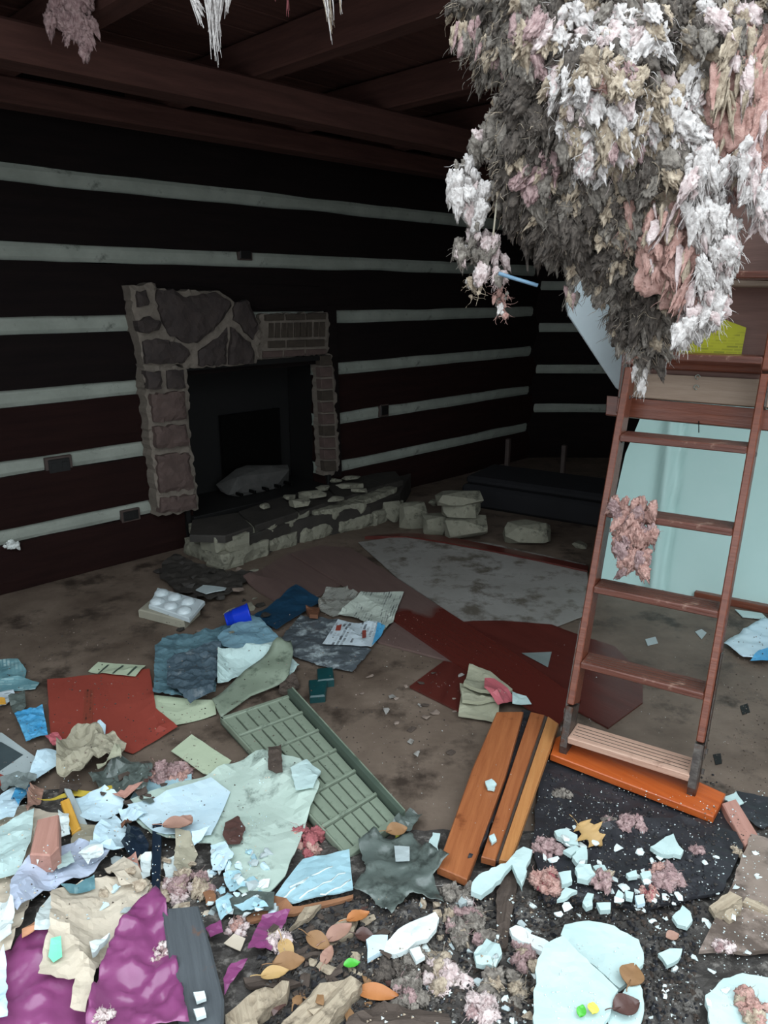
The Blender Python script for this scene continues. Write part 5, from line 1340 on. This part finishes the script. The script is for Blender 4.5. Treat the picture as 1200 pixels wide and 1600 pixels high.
plate([(1102, 1556), (1130, 1530), (1160, 1522), (1220, 1534), (1230, 1650), (1110, 1650), (1106, 1590)], lab='plaster plate in the bottom right corner', th=.01, off=.014)
plate([(572, 1470), (582, 1462), (606, 1462), (602, 1486), (588, 1492), (574, 1500)], lab='light blue end of the foam plate at bottom centre', m='bluewhite', th=.012, name='foam_piece')
plate([(600, 1490), (604, 1474), (622, 1456), (640, 1444), (654, 1438), (668, 1434), (680, 1428), (686, 1438), (682, 1454), (668, 1468), (650, 1474), (636, 1486), (616, 1496)], lab='long white foam plate at bottom centre', m='white', th=.012, jag=.001, amp=.006, name='foam_piece')
plate([(640, 1484), (656, 1480), (664, 1496), (650, 1504)], lab='small white foam flake below the long foam plate', m='white', th=.01, name='foam_piece')
plate([(740, 1494), (760, 1470), (780, 1482), (784, 1500), (774, 1518), (744, 1512)], lab='crumpled whitish plaster lump left of the big plaster plate', th=.012, amp=.012)
plate([(1016, 1324), (1036, 1312), (1052, 1304), (1056, 1314), (1068, 1330), (1064, 1338), (1034, 1336)], lab='white plaster chunk on black felt, below the orange plank', th=.012)
plate([(1050, 1434), (1066, 1416), (1078, 1426), (1082, 1440), (1074, 1450), (1058, 1446)], lab='angular white plaster chip on black felt, far right', th=.01)
plate([(1028, 1492), (1046, 1484), (1066, 1484), (1060, 1500), (1042, 1510)], lab='white plaster chip right of the big plaster plate', th=.01)
plate([(866, 1300), (884, 1296), (902, 1306), (904, 1322), (890, 1320), (870, 1308)], lab='white plaster chunk beside the stem of the oak leaf', th=.014)
plate([(894, 1340), (902, 1326), (916, 1324), (918, 1344), (906, 1354)], lab='white plaster chunk directly below the oak leaf', th=.014)
plate([(880, 1330), (900, 1322), (906, 1328), (892, 1338)], lab='thin white plaster flake left of the oak leaf tip', th=.01)
plate([(898, 1362), (904, 1352), (922, 1356), (930, 1370), (918, 1380), (902, 1376)], lab='round lump of white plaster amid the crumbs', th=.014, amp=.008)
plate([(926, 1356), (944, 1354), (950, 1366), (934, 1372)], lab='white plaster lump right of the round lump', th=.014, amp=.006)
plate([(872, 1364), (892, 1362), (894, 1378), (878, 1384)], lab='white plaster chip left of the round lump', th=.012)
plate([(870, 1408), (884, 1388), (902, 1394), (886, 1404)], lab='pointed white plaster chip between pink tufts and crumbs', th=.01)
plate([(910, 1412), (918, 1396), (928, 1398), (926, 1416), (916, 1420)], lab='upright white plaster chip above the big plaster plate', th=.012)
plate([(932, 1412), (954, 1412), (954, 1422), (938, 1424)], lab='oblong white plaster chip above the big plaster plate', th=.012)
plate([(960, 1404), (966, 1392), (974, 1398), (970, 1410)], lab='small white chip in the cluster right of the oblong chip', th=.01)
plate([(976, 1392), (990, 1396), (988, 1406), (978, 1404)], lab='second small white chip in the cluster right of the oblong chip', th=.01)
plate([(992, 1400), (1006, 1398), (1008, 1412), (996, 1416)], lab='bluish white chip right of the white chip cluster', m='bluewhite', th=.01)
plate([(978, 1366), (994, 1360), (996, 1370), (982, 1372)], lab='small white chip left of the pink tuft on black felt', th=.01)
plate([(1000, 1366), (1016, 1362), (1018, 1370), (1004, 1374)], lab='small pinkish white chip left of the pink tuft on black felt', th=.01)
plate([(664, 1338), (676, 1302), (688, 1304), (684, 1330), (672, 1342)], lab='forked white foam bit left of the cedar board', th=.01, m='plaster')
plate([(660, 1328), (684, 1326), (684, 1340), (668, 1340)], lab='white foam bit beside the cedar board foot', th=.01, m='plaster')
plate([(758, 1222), (768, 1218), (776, 1226), (772, 1236), (762, 1234)], lab='small white flake on the wide cedar board', th=.006, off=.002, res=.009)
plate([(764, 1308), (772, 1304), (776, 1314), (768, 1320)], lab='small white flake on the narrow cedar board', th=.006, off=.002, res=.009)
plate([(1128, 1248), (1150, 1238), (1162, 1256), (1150, 1262)], lab='white scrap beside the right end of the orange plank', th=.004)
plate([(618, 1306), (626, 1303), (634, 1314), (630, 1324), (618, 1322)], lab='bright yellow petal right of the green grille', m='yellowleaf', th=.001, name='petal', cat='leaf', res=.01)
S('murky_film', [(560, 1330), (584, 1306), (612, 1326), (640, 1318), (664, 1340), (702, 1350), (676, 1384), (694, 1420), (640, 1410), (612, 1442), (580, 1416), (552, 1404), (572, 1370)], 'smoke', 'murky grey green plastic film right of the blue foam board', 'plastic film', .008, .001, .010, .016, 12, .003, smooth=True)
S('murky_film', [(612, 1296), (640, 1276), (660, 1284), (640, 1310), (616, 1316)], 'smoke', 'murky film scrap at the lower corner of the green grille', 'plastic film', .008, .001, .012, .016, 14, .002)
S('grey_card', [(616, 1330), (640, 1330), (640, 1352), (618, 1356)], 'lightgrey', 'small pale grey card on the murky film', 'card', .008, .001, .012, .004, 14)
# blue sheet lower right of the mint sheet
S('white_bag', [(1130, 1010), (1160, 990), (1190, 972), (1240, 980), (1240, 1040), (1160, 1034)], 'bluewhite', 'white plastic sheet on the floor at the right edge', 'plastic sheet', .003, .001, .02, .014, 8, smooth=True)
S('blue_print', [(1172, 1034), (1184, 1020), (1240, 1012), (1240, 1042)], 'bluebag', 'bright blue printed patch beside the white sheet at right', 'print', .003, .001, .02, .006, 8)
S('clear_square', [(1086, 988), (1096, 984), (1104, 990), (1096, 1000)], 'lightgrey', 'small whitish square scrap on the floor seen through the ladder', 'scrap', .002, .002, .008)
S('pale_scrap', [(1008, 1000), (1024, 996), (1028, 1006), (1012, 1010)], 'lightgrey', 'small pale scrap on the floor behind the ladder', 'scrap', .002, .002, .008)
S('white_shred', [(1148, 954), (1190, 960), (1200, 970), (1160, 966)], 'offwhite', 'white shred lying along the floor batten', 'scrap', .004, .003, .012)
S('cream_patch', [(350, 1478), (366, 1466), (384, 1472), (376, 1490)], 'lightbeige', 'small cream scrap right of the grey plank', 'scrap', .006, .002, .01)

# leaves
def leaf(name, u, v, ln, wd, ang, m, lab, lobes=0, cup=.3, stem=True, z=None):
    c = on_ground(u, v); c.z = max(hgt(c.x + a_ * .016, c.y + b_ * .016) for a_ in (-1, 0, 1) for b_ in (-1, 0, 1)) + .010; dep = (c - CO).dot(CF); L_ = ln / FPX * dep; W_ = wd / FPX * dep
    a = math.radians(ang); x = Vector((math.cos(a), math.sin(a), 0)); mw = frame(c, x, Vector((rnd.uniform(-.2, .2), rnd.uniform(-.25, 0), 1)))
    vs = []; fs = []; n = 14
    for i in range(n + 1):
        t = i / n; w = W_ / 2 * math.sin(math.pi * min(1, t ** .85 * .96 + .03)) ** .8
        if lobes: w *= (.62 + .75 * max(0, math.sin(t * math.pi * lobes * 2 - .6))) if .08 < t else 1
        for k in range(5):
            s = (k - 2) / 2
            vs.append(Vector(((t - .5) * L_ + (abs(s) * .07 * L_ if lobes else 0), s * w, cup * (s * s) * W_ * .4 + .06 * L_ * math.sin(t * 5) + .002 * noise.noise(Vector((t * 9, s * 4, ang))))))
    for i in range(n):
        for k in range(4): a_ = i * 5 + k; fs.append((a_, a_ + 5, a_ + 6, a_ + 1))
    N_ = len(vs); vs += [p - Vector((0, 0, .0008)) for p in vs]; fs += [tuple(N_ + i for i in reversed(f)) for f in fs]
    o = mesh_obj(name, vs, fs, m, None, True, mw); tag(o, lab, 'leaf')
    if stem:
        pts = [mw @ Vector((-.5 * L_ - t * .35 * L_, .03 * L_ * math.sin(t * 3), .006 + .004 * t)) for t in (-.9, 0, .35, .7, 1)]
        tube('leaf_stem', pts, .0011, m, o, 5)
    return o
leaf('oak_leaf', 918, 1310, 46, 54, -50, 'leaftan', 'tan lobed oak leaf with a long stem on black felt', 3)
leaf('orange_leaf', 590, 1560, 66, 26, -8, 'leaforange', 'bright orange leaf at bottom centre')
leaf('brown_leaf', 984, 1548, 46, 38, 60, 'leafbrown', 'curled brown leaf on the edge of the big plaster plate')
leaf('dark_leaf', 978, 1578, 50, 34, 20, 'leafdark', 'dark wet leaf below the curled brown leaf')
leaf('green_leaf', 908, 1586, 20, 15, 60, 'green', 'small glossy green leaf on the big plaster plate', stem=False)
leaf('yellow_leaf', 926, 1582, 20, 18, 70, 'yellowleaf', 'pale yellow leaf beside the small green leaf', stem=False)
leaf('moss_leaf', 550, 1516, 26, 16, 10, 'green', 'green leaf on top of the splintered pale wood', stem=False)
leaf('pink_leaf', 278, 1300, 44, 28, 10, 'leafpink', 'pinkish brown leaf right of the black strip')
leaf('pink_leaf', 292, 1292, 24, 24, 60, 'leafpink', 'pinkish leaf standing behind the leaf by the black strip')
leaf('brown_leaf', 620, 1312, 36, 24, 20, 'leafbrown', 'brown leaf beside the bright yellow petal')
DL = ['pinkish leaf beside the grey brown splinter at bottom centre', 'brown leaf left of the upright twig end', 'brown leaf just above the frayed pale wood', 'small rust orange leaf left of the light blue foam',
      'small pinkish leaf by the upright twig end', 'tan leaf below the magenta shred', 'dark wet leaf touching the light blue foam end', 'tan leaf on the dark chip above the frayed wood']
for i, (u, v, l, w, a, m) in enumerate(((530, 1464, 50, 26, 40, 'leafpink'), (498, 1480, 44, 26, -30, 'leafbrown'), (452, 1512, 50, 30, 15, 'leafbrown'), (560, 1448, 40, 22, 30, 'leaforange'), (512, 1500, 34, 20, 70, 'leafpink'), (448, 1496, 40, 24, -60, 'leaftan'), (570, 1470, 30, 26, 0, 'leafdark'), (430, 1530, 44, 22, 10, 'leaftan'))):
    leaf('dry_leaf', u, v, l, w, a, m, DL[i])['group'] = 'leaves in the bottom centre litter'
leaf('brown_leaf', 1050, 1470, 22, 16, 10, 'leafpink', 'small pinkish leaf above the plaster chip right of the big plate', stem=False)

# insulation tufts lying about
tufts = [(478, 1316, 56, 60, ['pinkwet', 'inpink'], 'wet pink insulation tuft between the pale board and green grille'),
         (264, 1214, 70, 48, ['dustpink', 'inpink'], 'dusty pink insulation tuft behind the big pale board'),
         (372, 1456, 40, 56, ['inpinkpale', 'inpink'], 'pale pink insulation tuft below the big pale board'),
         (436, 1474, 46, 30, ['inpinkpale', 'inwhite'], 'white pink insulation tuft on the torn magenta shred'),
         (856, 1380, 60, 40, ['inpink', 'pinkwet'], 'pink insulation tuft left of the plaster crumbs'),
         (856, 1330, 44, 44, ['dustpink'], 'dusty pink tuft right of the cedar boards'),
         (1036, 1374, 60, 50, ['dustpink', 'inpink'], 'dusty pink tuft in the middle of the black felt'),
         (1014, 1396, 28, 30, ['inpink', 'pinkwet'], 'small bright pink tuft in the middle of the black felt'),
         (940, 1376, 40, 30, ['dustpink', 'inbeige'], 'beige pink tuft below the oak leaf'),
         (890, 1508, 52, 48, ['inbeige', 'inpink'], 'beige insulation tuft lying on the big plaster plate'),
         (1176, 1576, 60, 60, ['inpink', 'inbeige'], 'peach pink insulation tuft on the corner plaster plate'),
         (756, 1582, 60, 44, ['inpinkpale', 'dustpink'], 'pale pink insulation tuft at the bottom, left of the big plate'),
         (690, 1530, 90, 60, ['inpinkpale', 'inbeige', 'ingrey'], 'large pale insulation tuft right of the long foam plate'),
         (730, 1450, 80, 70, ['ingrey', 'inbeige', 'dustpink'], 'grey fluffy insulation tuft below the cedar boards'),
         (640, 1560, 70, 50, ['ingrey', 'dustpink'], 'grey insulation tuft right of the orange leaf'),
         (820, 1500, 50, 60, ['dustpink', 'inbeige'], 'beige tuft at the left side of the big plaster plate'),
         (790, 1550, 70, 60, ['ingrey', 'inbeige'], 'grey beige tuft at the bottom left of the big plate'),
         (660, 1512, 80, 50, ['ingrey', 'indark'], 'dark grey tuft below the long foam plate'),
         (620, 1530, 70, 50, ['indark', 'ingrey'], 'dark grey tuft above the orange leaf'),
         (720, 1400, 60, 40, ['ingrey', 'inwhite'], 'whitish grey tuft at the foot of the cedar boards'),
         (300, 1390, 110, 50, ['dustpink', 'inbeige', 'inpinkpale'], 'wide beige pink tuft right of the black strip'),
         (250, 1400, 70, 40, ['inbeige', 'inpinkpale'], 'beige tuft below the black strip'),
         (1090, 1330, 24, 20, ['dustpink'], 'tiny dusty tuft near the right seam of the felt'),
         (1150, 1330, 20, 16, ['inbeige'], 'tiny beige tuft at the top of the soiled plywood'),
         (986, 1290, 60, 30, ['dustpink'], 'dull brown pink tuft below the middle of the orange plank'),
         (950, 1284, 30, 16, ['ingrey', 'dustpink'], 'tiny grey tuft above the oak leaf'),
         (880, 1240, 40, 20, ['ingrey'], 'grey tuft near the left end of the orange plank'),
         (1130, 1480, 40, 20, ['inpinkpale', 'dustpink'], 'pale tuft on the dark ground above the corner plaster'),
         (160, 1590, 40, 24, ['inpinkpale'], 'pale tuft on the magenta film at the bottom'),
         (250, 1490, 30, 30, ['inpinkpale', 'dustpink'], 'pale pinkish tuft on the magenta bag beside the plank')]
for i, (u, v, w, h, ms, lab) in enumerate(tufts): fluff('insulation_tuft', u, v, w, h, ms, lab, seed=500 + i)

CN = {'white foam': 'white', 'pale brown': 'brown', 'beige insulation': 'beige', 'light grey card': 'light grey', 'blue white paper': 'bluish white', 'pale blue foam': 'pale blue', 'cream crumpled paper': 'cream',
      'rotten dark wood': 'dark brown', 'brown leaf': 'brown', 'dark wet leaf': 'wet dark', 'splintered pale wood': 'pale wood', 'sooty slate': 'sooty black', 'pale hearth stone': 'pale stone', 'soiled plywood': 'soiled tan',
      'pale dusty sheet': 'dusty grey', 'murky film': 'murky grey', 'white plastic': 'white'}
LMK = [(918, 1310, 'oak leaf'), (1040, 1326, 'plaster chunk below the orange plank'), (1066, 1432, 'angular plaster chip'), (915, 1366, 'round lump of plaster'), (856, 1380, 'pink tuft by the cedar boards'), (1036, 1374, 'dusty pink tuft on felt'),
       (900, 1500, 'big plaster plate'), (1160, 1560, 'corner plaster plate'), (1046, 1496, 'chip right of the big plate'), (1140, 1400, 'soiled plywood'), (790, 1420, 'narrow bark slab'), (640, 1460, 'long foam plate'),
       (590, 1560, 'orange leaf'), (690, 1530, 'large pale insulation tuft'), (760, 1496, 'crumpled plaster lump'), (756, 1582, 'pale pink tuft'), (828, 1470, 'white strip of moulding'), (490, 1385, 'blue foam board'),
       (365, 1308, 'dark leaf on the pale board'), (246, 1340, 'black strip'), (278, 1300, 'pinkish leaf'), (300, 1420, 'grey plank top'), (372, 1456, 'pale pink tuft below the board'), (212, 1334, 'dark cloth scrap'), (75, 1305, 'wood block'),
       (500, 1570, 'splintered pale wood'), (430, 1450, 'magenta shred'), (550, 1516, 'green leaf'), (530, 1460, 'grey brown splinter'), (265, 950, 'plastic tray'), (366, 965, 'blue cup'), (445, 955, 'blue card'), (370, 890, 'hearth corner'), (330, 927, 'grey plastic piece'),
       (500, 1065, 'teal case'), (690, 1080, 'short red board'), (740, 1090, 'booklets'), (740, 1200, 'wide cedar board'), (600, 1240, 'grille corner'), (140, 1190, 'crumpled beige paper'), (264, 1214, 'dusty pink tuft'), (110, 1270, 'ochre stick'), (190, 1080, 'red card')]
# countable chips scattered where the photograph shows them
def chips(name, n, area, size, m, lab, grp, cat, seed, th=(.3, .6)):
    q = random.Random(seed); k = 0
    while k < n:
        u = q.uniform(area[0], area[2]); v = q.uniform(area[1], area[3])
        c = on_ground(u, v); dep = (c - CO).dot(CF); s = q.uniform(*size) / FPX * dep
        o = hull(name, frame(c + Z * s * .18, Vector((q.uniform(-1, 1), q.uniform(-1, 1), 0)), Vector((q.uniform(-.2, .2), q.uniform(-.2, .2), 1))), (s * 1.25, s * q.uniform(.7, 1.1), s * q.uniform(*th)), m if isinstance(m, str) else q.choice(m), None, 12, seed * 1000 + k)
        mn = o.data.materials[0].name.replace('_', ' ')
        sz_ = 'tiny' if s * FPX / dep < (size[0] + size[1]) / 2 else 'small'
        tag(o, place_label(u, v, f'{sz_} {CN.get(mn, mn)} {name.split("_")[1]}', LMK) or lab, cat, grp); k += 1
chips('plaster_chip', 46, (850, 1296, 1060, 1440), (7, 15), 'white', 'small white plaster chip on the black felt right of the cedar boards', 'plaster chips on black felt', 'plaster', 21)
chips('plaster_chip', 34, (1010, 1330, 1190, 1600), (6, 12), 'white', 'small white plaster chip in the dark debris at lower right', 'plaster chips at lower right', 'plaster', 22)
chips('foam_chip', 46, (640, 1410, 840, 1600), (7, 18), ['white', 'inbeige', 'lightgrey'], 'pale foam chip in the grey fluff at bottom centre', 'foam chips at bottom centre', 'foam', 23, (.5, .9))
chips('foam_chip', 46, (320, 1330, 430, 1430), (7, 16), ['white', 'bluewhite', 'skyblue', 'lightgrey'], 'bluish white foam chip on the lower part of the big pale board', 'foam chips on the pale board', 'foam', 24, (.4, .8))
chips('paper_chip', 26, (150, 1340, 330, 1430), (9, 20), ['lightbeige', 'inbeige', 'lightgrey', 'bluewhite'], 'pale paper bit in the litter around the black strip', 'paper bits round the black strip', 'paper', 25, (.15, .4))
chips('bark_chip', 34, (420, 1420, 620, 1600), (9, 24), ['rotwood', 'leafbrown', 'leafdark', 'brokenwood'], 'brown bark chip in the dark litter at bottom centre', 'bark chips at bottom centre', 'bark', 26, (.2, .5))
chips('dirt_clod', 24, (250, 890, 420, 990), (8, 20), ['hearth', 'limestone', 'tan', 'hearth'], 'rubble bit on the floor between hearth and tray', 'rubble bits before the hearth', 'stone', 27)
chips('dirt_clod', 20, (560, 1040, 720, 1180), (6, 14), ['tan', 'dustsheet', 'rotwood'], 'dirt flake on the bare floor left of the cedar boards', 'dirt flakes on the bare floor', 'dirt', 28, (.1, .25))
chips('bark_chip', 20, (150, 1196, 260, 1260), (8, 20), ['rotwood', 'smoke', 'leafdark'], 'brown bit in the litter right of the crumpled beige paper', 'brown bits right of the beige paper', 'bark', 29, (.2, .5))

uv_ = ((94, 1252), (108, 1246), (126, 1292), (112, 1302)); zt_ = top_z(uv_, .018)
o = slab('ochre_stick', [on_z(u, v, zt_) for u, v in uv_], Z, .018, 'stick', None, .003); tag(o, 'short flat ochre yellow stick among the papers', 'stick')
uv_ = ((58, 1280), (92, 1272), (92, 1322), (78, 1336), (46, 1334)); zt_ = top_z(uv_, .05)
o = slab('wood_block', [on_z(u, v, zt_) for u, v in uv_], Z, .05, 'block', None, .004); tag(o, 'pinkish wooden block lying on white papers at the left', 'wood block'); stamp(o)
uv_ = ((238, 1288), (253, 1285), (250, 1392), (236, 1396)); zt_ = top_z(uv_, .012)
o = slab('black_strip', [on_z(u, v, zt_) for u, v in uv_], Z, .012, 'strip', None, .002); tag(o, 'short black plastic strip standing out on the litter, frost speckled', 'strip'); stamp(o)
# crumbs nobody could count
crumbs('white_crumbs', 1300, (830, 1230, 1200, 1600), (.001, .0042), ['white'], 'tiny white crumbs over the black debris', 33)
crumbs('white_crumbs', 420, (560, 1400, 840, 1600), (.0015, .006), ['white', 'inbeige'], 'tiny pale crumbs in the bottom centre fluff', 34)
crumbs('white_crumbs', 260, (560, 1000, 1200, 1300), (.0008, .0024), ['white'], 'tiny white specks on the floor and boards', 35)
crumbs('litter_crumbs', 700, (0, 1200, 420, 1440), (.0015, .005), ['lightbeige', 'bluewhite', 'rotwood', 'lightgrey'], 'small mixed crumbs over the left hand litter', 36)
crumbs('dirt_crumbs', 1400, (0, 960, 700, 1200), (.001, .005), ['rotwood', 'tan', 'hearth'], 'fine dirt crumbs over the open floor', 37)
crumbs('dirt_crumbs', 500, (1100, 960, 1200, 1320), (.001, .005), ['rotwood', 'tan'], 'fine dirt crumbs on the floor right of the ladder', 38)
#crumbs('tread_specks', 1, (1000, 1100, 1001, 1101), (.001, .002), ['white'], 'tiny white speck near the ladder', 39)

for n_ in list(MW):
    pass
for o in bpy.data.objects:
    if '_w' in o: del o['_w']
